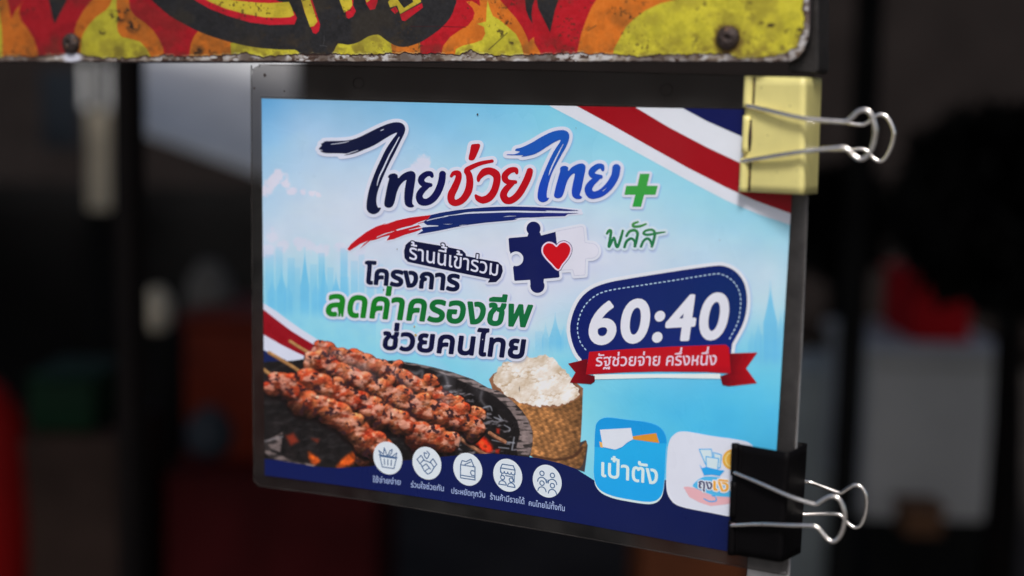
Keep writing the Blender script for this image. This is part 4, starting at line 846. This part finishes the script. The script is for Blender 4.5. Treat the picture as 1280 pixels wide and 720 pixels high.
# five round icons with their captions
INKB = (58, 92, 130)
def ell(cx, cy, n=40): return [(cx + 18.1 * math.cos(a), cy + 20.4 * math.sin(a) + 2.6 * math.cos(a)) for a in np.linspace(0, 2 * math.pi, n, endpoint=False)]
def circ(cx, cy, r, a0=0, a1=360, n=12): return [(cx + r * math.cos(math.radians(a)), cy + r * math.sin(math.radians(a))) for a in np.linspace(a0, a1, n)]
GL = [[[(-.55, -.05), (.58, -.05), (.42, .62), (-.38, .62), (-.55, -.05)], [(-.62, -.12), (.64, -.12)], [(-.25, .1), (-.22, .45)], [(0, .1), (0, .45)], [(.25, .1), (.22, .45)], [(-.5, -.15), (-.62, -.4), (-.3, -.2), (-.25, -.62), (-.05, -.15)], [(0, -.15), (.15, -.5), (.3, -.6), (.25, -.35), (.1, -.15)], [(.3, -.15), (.62, -.42), (.55, -.15)]],
      [[(-.68, -.15), (-.4, -.45), (-.2, -.2), (-.48, .1), (-.68, -.15)], [(.68, -.02), (.42, -.35), (.24, -.12), (.5, .2), (.68, -.02)], [(-.2, -.15), (.05, -.12), (.3, -.05)], [(-.42, .12), (-.2, .5), (.05, .7), (.3, .55), (.5, .2)], [(-.3, .25), (-.05, .05), (.25, .35)], [(-.1, .5), (.15, .3)], [(0, -.78), (.18, -.62), (.08, -.38), (-.02, -.28), (-.16, -.42), (-.2, -.66), (0, -.62)]],
      [[(-.5, -.22), (.5, -.22), (.5, .62), (-.5, .62), (-.5, -.22)], [(-.5, .45), (.5, .45)], [(-.48, -.25), (-.4, -.5), (-.1, -.48), (.22, -.68), (.42, -.25)], [(-.2, -.28), (.2, -.5)], [(.5, .05), (.25, .05), (.18, .2), (.28, .35), (.5, .35)]],
      [[(-.5, -.4), (-.38, -.66), (.38, -.66), (.5, -.4), (.5, -.12)], [(-.5, -.4), (.5, -.4)], [(-.5, -.4), (-.5, -.12)]] + [circ(x, -.2, .13, 0, 180, 6) for x in (-.36, -.12, .12, .36)] + [[(-.42, -.05), (-.42, .1)], [(.44, -.05), (.44, .4)], [(-.15, .05), (.32, .05), (.32, .2)], circ(-.36, .2, .14), circ(.24, .28, .14), circ(-.36, .66, .26, 180, 360, 8) + [(-.62, .66)], circ(.24, .72, .26, 180, 360, 8) + [(-.02, .72)]],
      [circ(-.36, -.45, .15), circ(.36, -.42, .15), circ(-.36, .18, .15), circ(.36, .24, .15), circ(-.36, .1, .3, 180, 360, 8), circ(.36, .13, .3, 180, 360, 8), circ(-.36, .7, .28, 180, 360, 8), circ(.36, .76, .28, 180, 360, 8), [(-.06, .05), (.06, .05)], [(-.06, -.08), (-.06, .12)], [(.06, -.08), (.06, .12)]]]
for (cx, cy), gl_, (txt, a, b) in zip(DISC, GL, SMALL):
    g = SDF(cx - 24, cy - 26, cx + 24, cy + 26, 4, 5); g.add(g.poly(ell(cx, cy))); dsc = pa('icon_disc', g, (212, 217, 226), 3, poster)
    g = SDF(cx - 22, cy - 24, cx + 22, cy + 24, 6, 4)
    for ln in gl_: g.add(g.stroke([(cx + 18.1 * x, cy + 19.4 * y + 2.8 * x, .62) for x, y in ln], 0))
    pa('icon_glyph', g, INKB, 3.6, dsc)
    pa('caption_lettering', lettering(txt, a, b, (.1, -5.4), (.1, -5.6), 7, 4, 4), (158, 172, 206), 3, poster, .1)

# ---- clear pouch: film margin with punched holes, and its welded edge --------------------------------
FILM = [(314, 100), (316, 88), (325, 82.5), (340, 81), (500, 84), (700, 88.5), (900, 93.5), (1005, 96), (1014, 98), (1015, 108), (1007, 300), (1000, 450), (991, 600), (985, 705), (983, 714), (972, 717), (860, 696), (717, 670), (611, 651.5), (527, 637), (440, 623), (335, 609), (323, 606.5), (318, 598), (317.5, 590), (316, 450), (315, 300)]
gf = SDF(305, 72, 1025, 725, 2, 8); gf.add(gf.poly(FILM)); 
ins_ = gf.poly(SHEET); gf.clip(-(ins_ + 1.5))
V, F = area_mesh(gf); me = bpy.data.meshes.new('pouch_film'); me.from_pydata(P(V[:, 0], V[:, 1], .0004).tolist(), [], F); me.update(); new_obj('pouch_film', me, M['film'], poster)
ed = MB(); ed.tube([P(a, b, .0004) for a, b in FILM], .00042, 8, True, 2); ed.build('pouch_edge', M['film_edge'], poster)
ed = MB(); ed.tube([P(a, b, -.0001) for a, b in [(326, 121.5), (480, 124.2), (700, 129.6), (930, 134.8), (997, 136.2)]], .00025, 6, False, 1); ed.build('pouch_seam', M['film_edge'], poster)
for hx, hy, hr_ in ((448, 104, 6.6), (833, 112, 7.4)):
    ed = MB(); ed.tube([P(hx + hr_ * math.cos(a), hy + hr_ * math.sin(a), .0002) for a in np.linspace(0, 2 * math.pi, 20, endpoint=False)], .0003, 6, True, 1); ed.build('punched_hole', M['film_edge'], poster)
# specks of dirt on the pouch
for x, y, r, c in ((597, 143, 1.1, (60, 44, 40)), (355, 114, 1.2, (60, 44, 40)), (318, 110, 1.2, (90, 70, 60)), (331, 94, 2.2, (86, 66, 58)), (496.3, 311.2, .9, (130, 120, 110)), (479.5, 362, 1.0, (90, 90, 80)), (518, 408, .9, (190, 160, 120)), (519.5, 419, 1.5, (190, 160, 90)), (720, 160, .5, (120, 120, 120)), (900, 300, .6, (150, 160, 170)), (650, 470, .5, (120, 140, 150))):
    sp = SDF(x - 5, y - 5, x + 5, y + 5, 6, 4); sp.add(sp.circle(x, y, r) + (fbm(sp.X[None] + 0 * sp.Y[:, None], sp.Y[:, None] + 0 * sp.X[None], 2, 2, 5) - .5) * r * 1.4); pa('dirt_speck', sp, c, 10, poster)
# ================================================================== THE FLAME SIGN
YS = -.012
sign = empty('flame_sign', P(400, 20, YS), 'scuffed metal sign panel with red, orange and yellow printed flames, above the poster', 'sign')
NU, NV = 1500, 210
PX, PY = np.meshgrid(np.linspace(-90, 1016, NU), np.linspace(-75, 78.5, NV))
zs = [Z(0, 0, 8), Z(150, 0, 8), Z(300, 0, 8), Z(450, 0, 8), Z(600, 0, 8), Z(750, 0, 8), Z(880, 0, 8)]
RD, OR, YL, BK = (170, 20, 30), (202, 106, 30), (190, 176, 48), (38, 36, 36)
C = np.tile(np.array(RD, float), PX.shape + (1,))
s0, s1, s2, s3, s4, s5, s6 = zs
fill([(-700, -600), (60, -600), (75, 0), (95, 100), (112, 190), (150, 110), (240, 0), (200, 60), (190, 130), (215, 210), (280, 290), (340, 390), (380, 520), (390, 640), (-700, 640)], OR, s0)
fill([(-700, -600), (-90, -600), (-20, 0), (0, 160), (16, 280), (22, 400), (22, 640), (-700, 640)], YL, s0)
fill([(740, 640), (745, 300), (770, 220), (830, 110), (900, 20), (960, -40), (980, -600), (1310, -600), (1290, 0), (1300, 90), (1350, 160), (1440, 220), (1530, 300), (1590, 390), (1630, 480), (1660, 640)], OR, s0)
fill([(800, 640), (810, 420), (830, 340), (880, 260), (960, 170), (1060, 100), (1100, 50), (1120, 0), (1120, -100), (1120, -600), (1180, -600), (1180, -100), (1165, 0), (1165, 80), (1175, 130), (1190, 180), (1168, 250), (1180, 320), (1220, 370), (1290, 385), (1400, 415), (1470, 490), (1510, 570), (1520, 640)], YL, s0)
fill([(1180, 640)] and [(690, 640), (690, 560), (705, 450), (735, 370), (780, 310), (1000, 350), (1115, 430), (1115, 640)], OR, s1)
fill([(1105, 430), (1115, 640), (1900, 640), (1900, 400), (1400, 380)], YL, s1)
fill([(-310, 640), (-300, 400), (-200, 300), (0, 250), (180, 250), (250, 370), (600, 200), (760, 330), (820, 640)], YL, s3)   # strip below the black lettering
fill([(310, 440), (340, 640), (600, 640), (595, 420), (450, 380)], OR, s3)
fill([(600, 640), (600, 420), (800, 250), (870, 260), (800, 520), (790, 640)], RD, s3)
fill([(790, 640), (830, 460), (900, 370), (1000, 300), (1080, 255), (1130, 190), (1145, 130), (1125, 80), (1060, 15), (1120, 10), (1170, 40), (1200, 60), (1195, 0), (1200, -600), (1390, -600), (1400, 0), (1480, 90), (1560, 180), (1620, 270), (1660, 350), (1690, 430), (1700, 400), (1740, 370), (1745, 430), (1800, 520), (1810, 640)], OR, s3)
fill([(930, 640), (960, 490), (1030, 455), (1140, 430), (1220, 400), (1252, 340), (1240, 270), (1170, 238), (1260, 215), (1265, 100), (1275, 0), (1300, 90), (1330, 160), (1400, 200), (1480, 270), (1560, 340), (1610, 440), (1640, 560), (1645, 640)], YL, s3)
fill([(440, -600), (450, 0), (460, 100), (490, 180), (525, 235), (515, 140), (525, 60), (550, -20), (540, -600)], BK, s4)
fill([(555, -600), (570, 0), (580, 80), (630, 180), (670, 260), (700, 325), (725, 220), (750, 100), (785, 0), (800, -600)], BK, s4)
fill([(960, 640), (980, 480), (1010, 340), (1060, 200), (1110, 80), (1160, 0), (1220, -90), (1500, -300), (1700, -600), (3600, -600), (3600, 640)], OR, s4)
fill([(115, 640), (140, 490), (200, 380), (260, 270), (340, 190), (460, 100), (600, 35), (740, 0), (900, -40), (1200, -120), (2300, -300), (2300, 640)], YL, s5)
fill([(485, -600), (470, -60), (495, 30), (520, 150), (548, 240), (600, 130), (655, 30), (690, -60), (690, -600)], BK, s0)
# black outline of the lettering with yellow, red-shadowed letter feet
fill([(240, -120), (300, -20), (380, 60), (500, 160), (640, 240), (780, 312), (960, 380), (1200, 445), (1400, 480), (1640, 497), (1750, 497), (1790, 525), (1840, 556), (2080, 552), (2140, 510), (2180, 435), (2280, 448), (2390, 420), (2480, 365), (2580, 345), (2640, 385), (2740, 450), (2840, 470), (2960, 440), (3060, 390), (3200, 290), (3300, 180), (3350, 60), (3370, -60), (3380, -600), (240, -600)], BK, s1, 2)
KY, KR = (196, 172, 48), (188, 24, 38)
for q, c in (([(720, -20), (760, 10), (900, 90), (1080, 160), (1300, 225), (1500, 250), (1745, 245), (1770, 180), (1745, 120), (1600, 60), (1650, -30), (1500, -60), (720, -60)], KR), ([(830, -20), (900, 20), (1050, 85), (1250, 140), (1450, 175), (1600, 178), (1700, 172), (1742, 150), (1720, 80), (1690, 18), (1500, 30), (1340, 20), (1100, -10)], KY), ([(960, -40), (1060, -10), (1200, 8), (1400, 28), (1560, 20), (1560, -40)], KR), ([(1555, -40), (1560, 0), (1600, 18), (1700, 5), (1720, -40)], BK)):
    fill(q, c, s1)
for q, c in (([(690, -60), (720, -10), (780, 180), (802, 245), (790, 310), (760, 340), (730, 330), (640, 100), (600, -60)], KR), ([(590, -60), (612, 0), (650, 130), (700, 272), (740, 260), (775, 215), (740, 110), (700, -10), (690, -60)], KY),
             ([(1050, -60), (1060, 170), (1085, 188), (1130, 165), (1160, 110), (1130, 50), (1140, -60)], KR), ([(980, -60), (1000, 20), (1040, 125), (1095, 98), (1125, 50), (1110, -60)], KY), ([(1240, -60), (1262, 40), (1300, 100), (1350, 90), (1375, 20), (1380, -60)], KR), ([(1240, -60), (1265, 28), (1300, 0), (1310, -60)], KY)):
    fill(q, c, s2)
for q, c in (([(305, 95), (355, 65), (385, 110), (350, 140)], KR), ([(400, 145), (620, 30), (630, 75), (450, 212), (420, 205)], KR), ([(280, 20), (340, -60), (430, -60), (380, 0), (440, 80), (530, 20), (520, -60), (600, -60), (610, 20), (400, 140), (370, 55), (300, 75)], KY)):
    fill(q, c, s3)
# dirt, scratches, chipped spots
gr = fbm(PX, PY, 14, 5, 51); C *= (.92 + .1 * sstep(.3, .55, gr))[..., None]; C += ((fbm(PX, PY, 3, 3, 52) - .5) * 16)[..., None]
spk = sstep(.70, .78, fbm(PX, PY, 3.4, 2, 53)) * sstep(.45, .7, fbm(PX, PY, 40, 3, 54)); C = mix(C, (62, 44, 24), spk * .55)
low_ = sstep(40, 74, PY + (fbm(PX, PY, 20, 3, 91) - .5) * 40) * sstep(.35, .65, fbm(PX, PY, 8, 4, 92)); C = mix(C, (74, 54, 32), low_ * .42)
for sx_, sy_, sr_ in ((89.5, 54.5, 10), (910, 47.5, 15)):
    rr_ = np.hypot(PX - sx_, PY - sy_ - 1.5); C = mix(C, (70, 44, 24), (1 - sstep(sr_ * .95, sr_ * 1.5, rr_ + (fbm(PX, PY, 5, 3, 93) - .5) * 8)) * .65)
    run_ = (1 - sstep(1.5, 5.5, np.abs(PX - sx_ + (fbm(PX * 0, PY, 9, 2, 94) - .5) * 5))) * sstep(sy_ + sr_ * .8, sy_ + sr_, PY) * sstep(.3, .6, fbm(PX, PY * .3, 3, 3, 95)); C = mix(C, (96, 58, 26), run_ * .5)
smk = sstep(.52, .72, fbm(PX, PY, 32, 4, 96)); C = mix(C, (80, 62, 34), smk * .22)
left_dark = sstep(500, 60, PX) * .22; C = C * (1 - left_dark[..., None] * .8)  # colour darkens smoothly toward the left end
def scuff(x, y, r, a=.9, seed=0, asp=1.0):
    global C
    m = (1 - sstep(r * .2, r, np.hypot(PX - x, (PY - y) * asp))) * sstep(.45, .62, fbm(PX, PY, 4.5, 3, 60 + seed)); C = mix(C, (40, 28, 20), m * a)
for i, (x, y, r, a_, asp) in enumerate([(150, 20, 12, .9, 1), (166, 32, 13, .95, 1), (128, 40, 6, .9, 1.2), (140, 18, 8, .8, 1), (104, 35, 7, .7, 2), (158, 14, 6, .9, 1), (247, 64, 10, .9, 1.3), (265, 64, 6, .8, 1.3), (636, 30, 7, .95, 1), (625, 41, 10, .7, 1), (640, 52, 6, .7, 1), (798, 10, 4, .9, 1), (787, 21, 4, .9, 1), (780, 43, 5, .6, 1), (797, 57, 5, .5, 1), (964, 32, 9, .95, 2.2), (985, 40, 6, .8, 1), (1000, 40, 8, .95, 1), (952, 29, 5, .6, 1.5), (938, 6, 8, .4, 1), (935, 18, 14, .25, .7), (870, 50, 8, .4, .6), (735, 33, 8, .5, 1.4), (420, 55, 5, .4, 1), (880, 6, 6, .45, .6)]):
    scuff(x, y, r, a_, i, asp)
def scratch(x0, y0, x1, y1, w_, c, a=.8):
    line([(x0, y0, w_), ((x0 + x1) / 2 + .6, (y0 + y1) / 2 - .4, w_), (x1, y1, w_)], c, None, a, .4)
scratch(611, 62, 634, 41, .6, (70, 62, 30)); scratch(513, 33, 582, 34, .4, (60, 20, 22)); scratch(735, 38, 745, 32, .8, (70, 50, 30), .5); scratch(865, 62, 871, 45, .5, (90, 84, 40), .5); scratch(405, 45, 404, 56, .4, (90, 90, 90), .5); scratch(400, 57, 408, 58, .4, (110, 110, 110), .5)
# peeling lower and right edges: torn print, bare white paint, rust
xk = np.array([-90, 0, 40, 73, 82, 100, 112, 150, 168, 182, 195, 206, 222, 240, 268, 290, 306, 318, 330, 345, 358, 372, 400, 430, 450, 500, 506, 515, 560, 575, 590, 600, 620, 650, 680, 715, 726, 735, 750, 770, 800, 815, 830, 880, 910, 922, 930, 950, 966, 978, 986, 996, 999, 1005, 1016.])
yk = np.array([70, 70.5, 70.5, 69, 66, 66, 71, 73, 72.5, 70, 71, 68, 70, 70, 69.5, 68, 66, 68, 71.5, 69, 68.5, 67.5, 68, 68, 67.5, 67, 64.5, 67, 67, 68, 63, 66.5, 69, 68, 67.5, 66, 64.5, 67, 67, 67.5, 71, 69.5, 68, 67.5, 67, 73, 73, 71, 69.5, 67, 63, 60, 52, 42, 20.])
tear = np.interp(PX, xk, yk) + (fbm(PX, PY * .2, 5, 4, 71) - .5) * 5.0
tr_x = np.interp(PY, [-75, -20, 0, 12, 25, 36, 44, 60, 80], [1003, 1003, 1004, 1002.5, 1006, 1005, 1001, 996, 985]) + (fbm(PX * .2, PY, 5, 4, 72) - .5) * 4
dd = np.maximum(PY - tear, PX - tr_x)                 # >0 : print is gone
pnt = fbm(PX, PY * 1.6, 6, 4, 73)
bare = mix(np.tile(np.array([188, 182, 176.]), PX.shape + (1,)), (66, 46, 36), sstep(.50, .66, pnt)); bare = mix(bare, (120, 104, 88), sstep(.35, .6, fbm(PX, PY, 11, 3, 74)) * .7)
bare = mix(bare, (60, 46, 40), sstep(.5, .2, sstep(330, 420, PX)) * .0 + .55 * sstep(.5, .7, fbm(PX, PY * .3, 30, 2, 75)))
bare = mix(bare, (24, 14, 12), sstep(75.2, 77.4, PY + (fbm(PX, PY, 7, 2, 76) - .5) * 2)); bare = mix(bare, (70, 56, 56), sstep(1008.5, 1012, PX) * sstep(60, 20, PY) * .8)
C = mix(C, bare, sstep(-.3, .3, dd)); C = mix(C, (34, 18, 16), (1 - sstep(.2, 1.3, np.abs(dd - .5 + (fbm(PX, PY, 5, 3, 77) - .5) * 2))) * .95)
C = mix(C, (214, 205, 150), sstep(-2.2, -.8, dd) * (1 - sstep(-.8, -.3, dd)) * .45 * sstep(.4, .6, fbm(PX, PY * 0, 9, 2, 78)))
C = mix(C, (200, 198, 205), (1 - sstep(4, 9, np.hypot((PX - 90) * .55, PY - 72))) * sstep(64, 67, PY) * .9)
pg = SDF(-100, -80, 1025, 84, 2, 10); pg.add(pg.poly([(-90, -75), (1012.5, -75), (1013, 30), (1011, 48), (1006, 62), (998, 72), (986, 77.6), (960, 78.2), (-90, 78.2)]))
edge_ = pg.at(PX, PY) + (fbm(PX, PY, 9, 3, 81) - .5) * 2.4
C = mix(C, (26, 16, 14), sstep(-1.6, -.4, edge_) * .85)
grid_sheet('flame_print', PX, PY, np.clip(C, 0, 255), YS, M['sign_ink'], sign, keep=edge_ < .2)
pb = MB(); q = [(-90, -75), (1013, -75), (1013, 30), (1011, 48), (1006, 62), (998, 72), (986, 77.6), (960, 78.2), (-90, 78.2)]
n_ = len(q); pb.add([P(a, b, YS + .0004) for a, b in q] + [P(a, b, YS) + np.array([0, .0045, 0]) for a, b in q], [tuple(range(n_))[::-1], tuple(range(n_, 2 * n_))] + [(i, (i + 1) % n_, n_ + (i + 1) % n_, n_ + i) for i in range(n_)])
pb.build('panel', M['dark_steel'], sign, smooth=False)
for x, y, r in ((89.5, 54.5, 10), (910, 47.5, 15)):
    c = P(x, y, YS); r3 = r * float(np.linalg.norm(P(x + 1, y, YS) - c)) * .97; v = []; f = []; prof = [(1.0, 0), (.99, .12), (.92, .28), (.75, .42), (.5, .52), (.3, .56), (.2, .50), (.16, .36), (.0, .34)]; n_ = 28
    for a, h in prof:
        for k in range(n_): v.append(c + np.array([r3 * a * math.cos(2 * math.pi * k / n_), -r3 * h, r3 * a * math.sin(2 * math.pi * k / n_)]))
    for i in range(len(prof) - 1):
        for k in range(n_): f.append((i * n_ + k, i * n_ + (k + 1) % n_, (i + 1) * n_ + (k + 1) % n_, (i + 1) * n_ + k))
    sb = MB(); sb.add(v, f); sb.build('screw', M['rust'], sign)
# steel frame that carries the sign, and the flat bar behind the poster
fr_ = empty('steel_frame', P(1000, 40, .012), 'dark rusty steel frame corner behind the flame sign', 'frame')
def bar(pts_f, y0, y1, name, mt, par):
    b = MB(); n = len(pts_f); f0 = P(np.array([p[0] for p in pts_f]), np.array([p[1] for p in pts_f]), y0); f1 = f0 + np.array([0, y1 - y0, 0])
    b.add(list(f0) + list(f1), [tuple(range(n))[::-1], tuple(range(n, 2 * n))] + [(i, (i + 1) % n, n + (i + 1) % n, n + i) for i in range(n)])
    o = b.build(name, mt, par, smooth=False); bv = o.modifiers.new('edge', 'BEVEL'); bv.width = .0008; bv.segments = 2; return o
bar([(985, -75), (1023, -75), (1023, 88), (1018, 92), (985, 90)], YS + .0055, .012, 'upright', M['dark_steel'], fr_)
bar([(-90, -75), (984, -75), (984, 70), (-90, 70)], YS + .0055, .010, 'cross_member', M['dark_steel'], fr_)
post = empty('flat_bar', P(965, 500, .003), 'grey steel flat bar standing behind the right edge of the poster', 'bar')
bar([(962, 96), (1012, 96), (1009, 240), (1002, 420), (993, 600), (985, 735), (932, 735), (941, 600), (953, 350)], .0030, .0062, 'bar_face', M['grey_steel'], post)
# ================================================================== BINDER CLIPS
def clip_body(J0, J1, S0, S1, T0, T1, hems, mt, parent, yj=-.0035, ys=-.0150, yb=.0150, yjb=.0085, n=14):
    """sheet-steel body: front arm from the jaw (J) to the spine edge (S), the spine to T, back arm to the rear jaw; 0 = top, 1 = bottom"""
    def prof(J, S, T):
        a, s_, t_ = P(*J, yj), P(*S, ys), P(*T, yb); bj = np.array([a[0] - .001, yjb, a[2]]); pts = [a]
        def arc(p, c, q, r, k=6):
            u = (p - c) / np.linalg.norm(p - c); v = (q - c) / np.linalg.norm(q - c); return [c + u * r * (1 - t) ** 2 + v * r * t ** 2 for t in np.linspace(0, 1, k)]
        for i in range(1, 8): pts.append(a + (s_ - a) * i / 9.0)
        pts += arc(a, s_, t_, .0030); pts += arc(s_, t_, bj, .0030)
        for i in range(1, 5): pts.append(t_ + (bj - t_) * (.15 + .85 * i / 4))
        return np.array(pts)
    A, Bm = prof(J0, S0, T0), prof(J1, S1, T1); m = len(A); rows = np.linspace(0, 1, n); V = []; F = []
    for t in rows: V += list(A + (Bm - A) * t)
    for i in range(n - 1):
        for k in range(m - 1): F.append((i * m + k, i * m + k + 1, (i + 1) * m + k + 1, (i + 1) * m + k))
    b = MB(); b.add(V, F); o = b.build('clip_body', mt, parent); so = o.modifiers.new('thick', 'SOLIDIFY'); so.thickness = .0007; so.offset = 0
    for t0, t1, r, dy in hems:
        h = MB(); p0, p1 = A[0] + (Bm[0] - A[0]) * t0, A[0] + (Bm[0] - A[0]) * t1; d = np.array([.0012, -dy, 0])
        pts = [p0 + d + (p1 - p0) * k / 6 for k in range(7)]; h.tube(pts, r, 14, False, 0); h.build('jaw_hem', mt, parent)
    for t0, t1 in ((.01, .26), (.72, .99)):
        h = MB(); p0, p1 = A[0] + (Bm[0] - A[0]) * t0, A[0] + (Bm[0] - A[0]) * t1; d = np.array([.0042, -.0021, 0]); h.tube([p0 + d + (p1 - p0) * k / 6 for k in range(7)], .00055, 8, False, 0); h.build('crease', M['rust'] if mt is M['gold_paint'] else mt, parent)  # dark tube stands in for the shade line along the hem crease
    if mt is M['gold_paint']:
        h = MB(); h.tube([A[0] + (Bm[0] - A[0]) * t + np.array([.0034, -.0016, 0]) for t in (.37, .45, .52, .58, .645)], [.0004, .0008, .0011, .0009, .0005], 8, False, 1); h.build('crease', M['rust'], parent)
    return A, Bm
gc_ = empty('binder_clip', P(975, 170, 0), 'pale yellow gold binder clip with worn edges, gripping the top right edge of the poster', 'binder clip', 'binder clips holding the poster')
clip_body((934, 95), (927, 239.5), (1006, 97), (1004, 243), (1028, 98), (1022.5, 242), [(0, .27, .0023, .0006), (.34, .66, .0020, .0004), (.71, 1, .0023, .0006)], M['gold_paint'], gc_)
def handle(front, back, rf, parent):
    for pts, r in ((front, rf), (back, rf)):
        h = MB(); h.tube([P(x, y, yy) for x, y, yy in pts], r, 14, False, 3); h.build('wire_handle', M['wire'], parent)
handle([(933, 131.5, -.0050), (940, 133, -.0068), (972, 140.5, -.0135), (1003, 147.5, -.0182), (1030, 150.5, -.0190), (1052, 152, -.0190), (1059, 151.2, -.0190), (1066, 146, -.0190), (1072, 140, -.0190), (1079, 137.4, -.0190), (1086, 139, -.0190), (1091, 147, -.0190), (1094.5, 163, -.0190), (1092, 180, -.0190), (1086.5, 192, -.0190), (1080, 198, -.0190), (1074, 198.6, -.0190), (1067, 194, -.0190), (1061, 187.5, -.0190), (1055, 184.4, -.0190), (1045, 184.8, -.0190), (1003, 189.5, -.0182), (970, 194.5, -.0135), (935, 200.5, -.0068), (928, 201.5, -.0050)],
       [(960, 150, .0105), (1000, 150.5, .0160), (1030, 152, .0190), (1058, 154, .0190), (1070, 155.6, .0190), (1080, 155.6, .0190), (1088, 151, .0190), (1094, 145.5, .0190), (1101, 143.2, .0190), (1108, 146, .0190), (1114, 155, .0190), (1117.3, 166.5, .0190), (1115, 180, .0190), (1110, 192, .0190), (1104, 200, .0190), (1098, 201.4, .0190), (1091, 197, .0190), (1086, 190.5, .0190), (1080, 187, .0190), (1073, 186.2, .0190), (1062, 187.5, .0190), (1030, 188, .0190), (1000, 188.5, .0160), (960, 189, .0105)], .00108, gc_)
bc = empty('binder_clip', P(960, 620, 0), 'black binder clip with bare wire handles, gripping the bottom right corner of the poster', 'binder clip', 'binder clips holding the poster')
clip_body((917, 554), (912, 692), (986, 566), (976, 703), (1010, 554), (1002, 690), [(0, .28, .0020, .0005), (.34, .66, .0018, .0004), (.70, 1, .0020, .0005)], M['black_paint'], bc)
handle([(918, 590.5, -.0050), (924, 593, -.0068), (955, 606, -.0135), (988, 620.5, -.0180), (1012, 628.5, -.0190), (1020, 630, -.0190), (1026, 626.5, -.0190), (1034, 621.8, -.0190), (1042, 620.3, -.0190), (1049, 624, -.0190), (1054, 634, -.0190), (1056.5, 646, -.0190), (1054, 661, -.0190), (1049, 671.5, -.0190), (1042, 676.6, -.0190), (1035, 674, -.0190), (1028, 666, -.0190), (1022, 659.5, -.0190), (1014, 657, -.0190), (985, 656.3, -.0180), (952, 655.2, -.0135), (920, 656.5, -.0068), (914, 657, -.0050)],
       [(975, 592, .0130), (1003, 600, .0170), (1012, 602.5, .0190), (1030, 609, .0190), (1046, 615, .0190), (1052, 615.5, .0190), (1060, 610.5, .0190), (1068, 606.4, .0190), (1075, 607.5, .0190), (1081, 615, .0190), (1083.5, 628, .0190), (1081, 645, .0190), (1076, 656, .0190), (1069, 659.2, .0190), (1062, 655.5, .0190), (1056, 649.5, .0190), (1052, 645, .0190), (1046, 642.4, .0190), (1030, 642, .0190), (1005, 643, .0170), (975, 644, .0130)], .00100, bc)
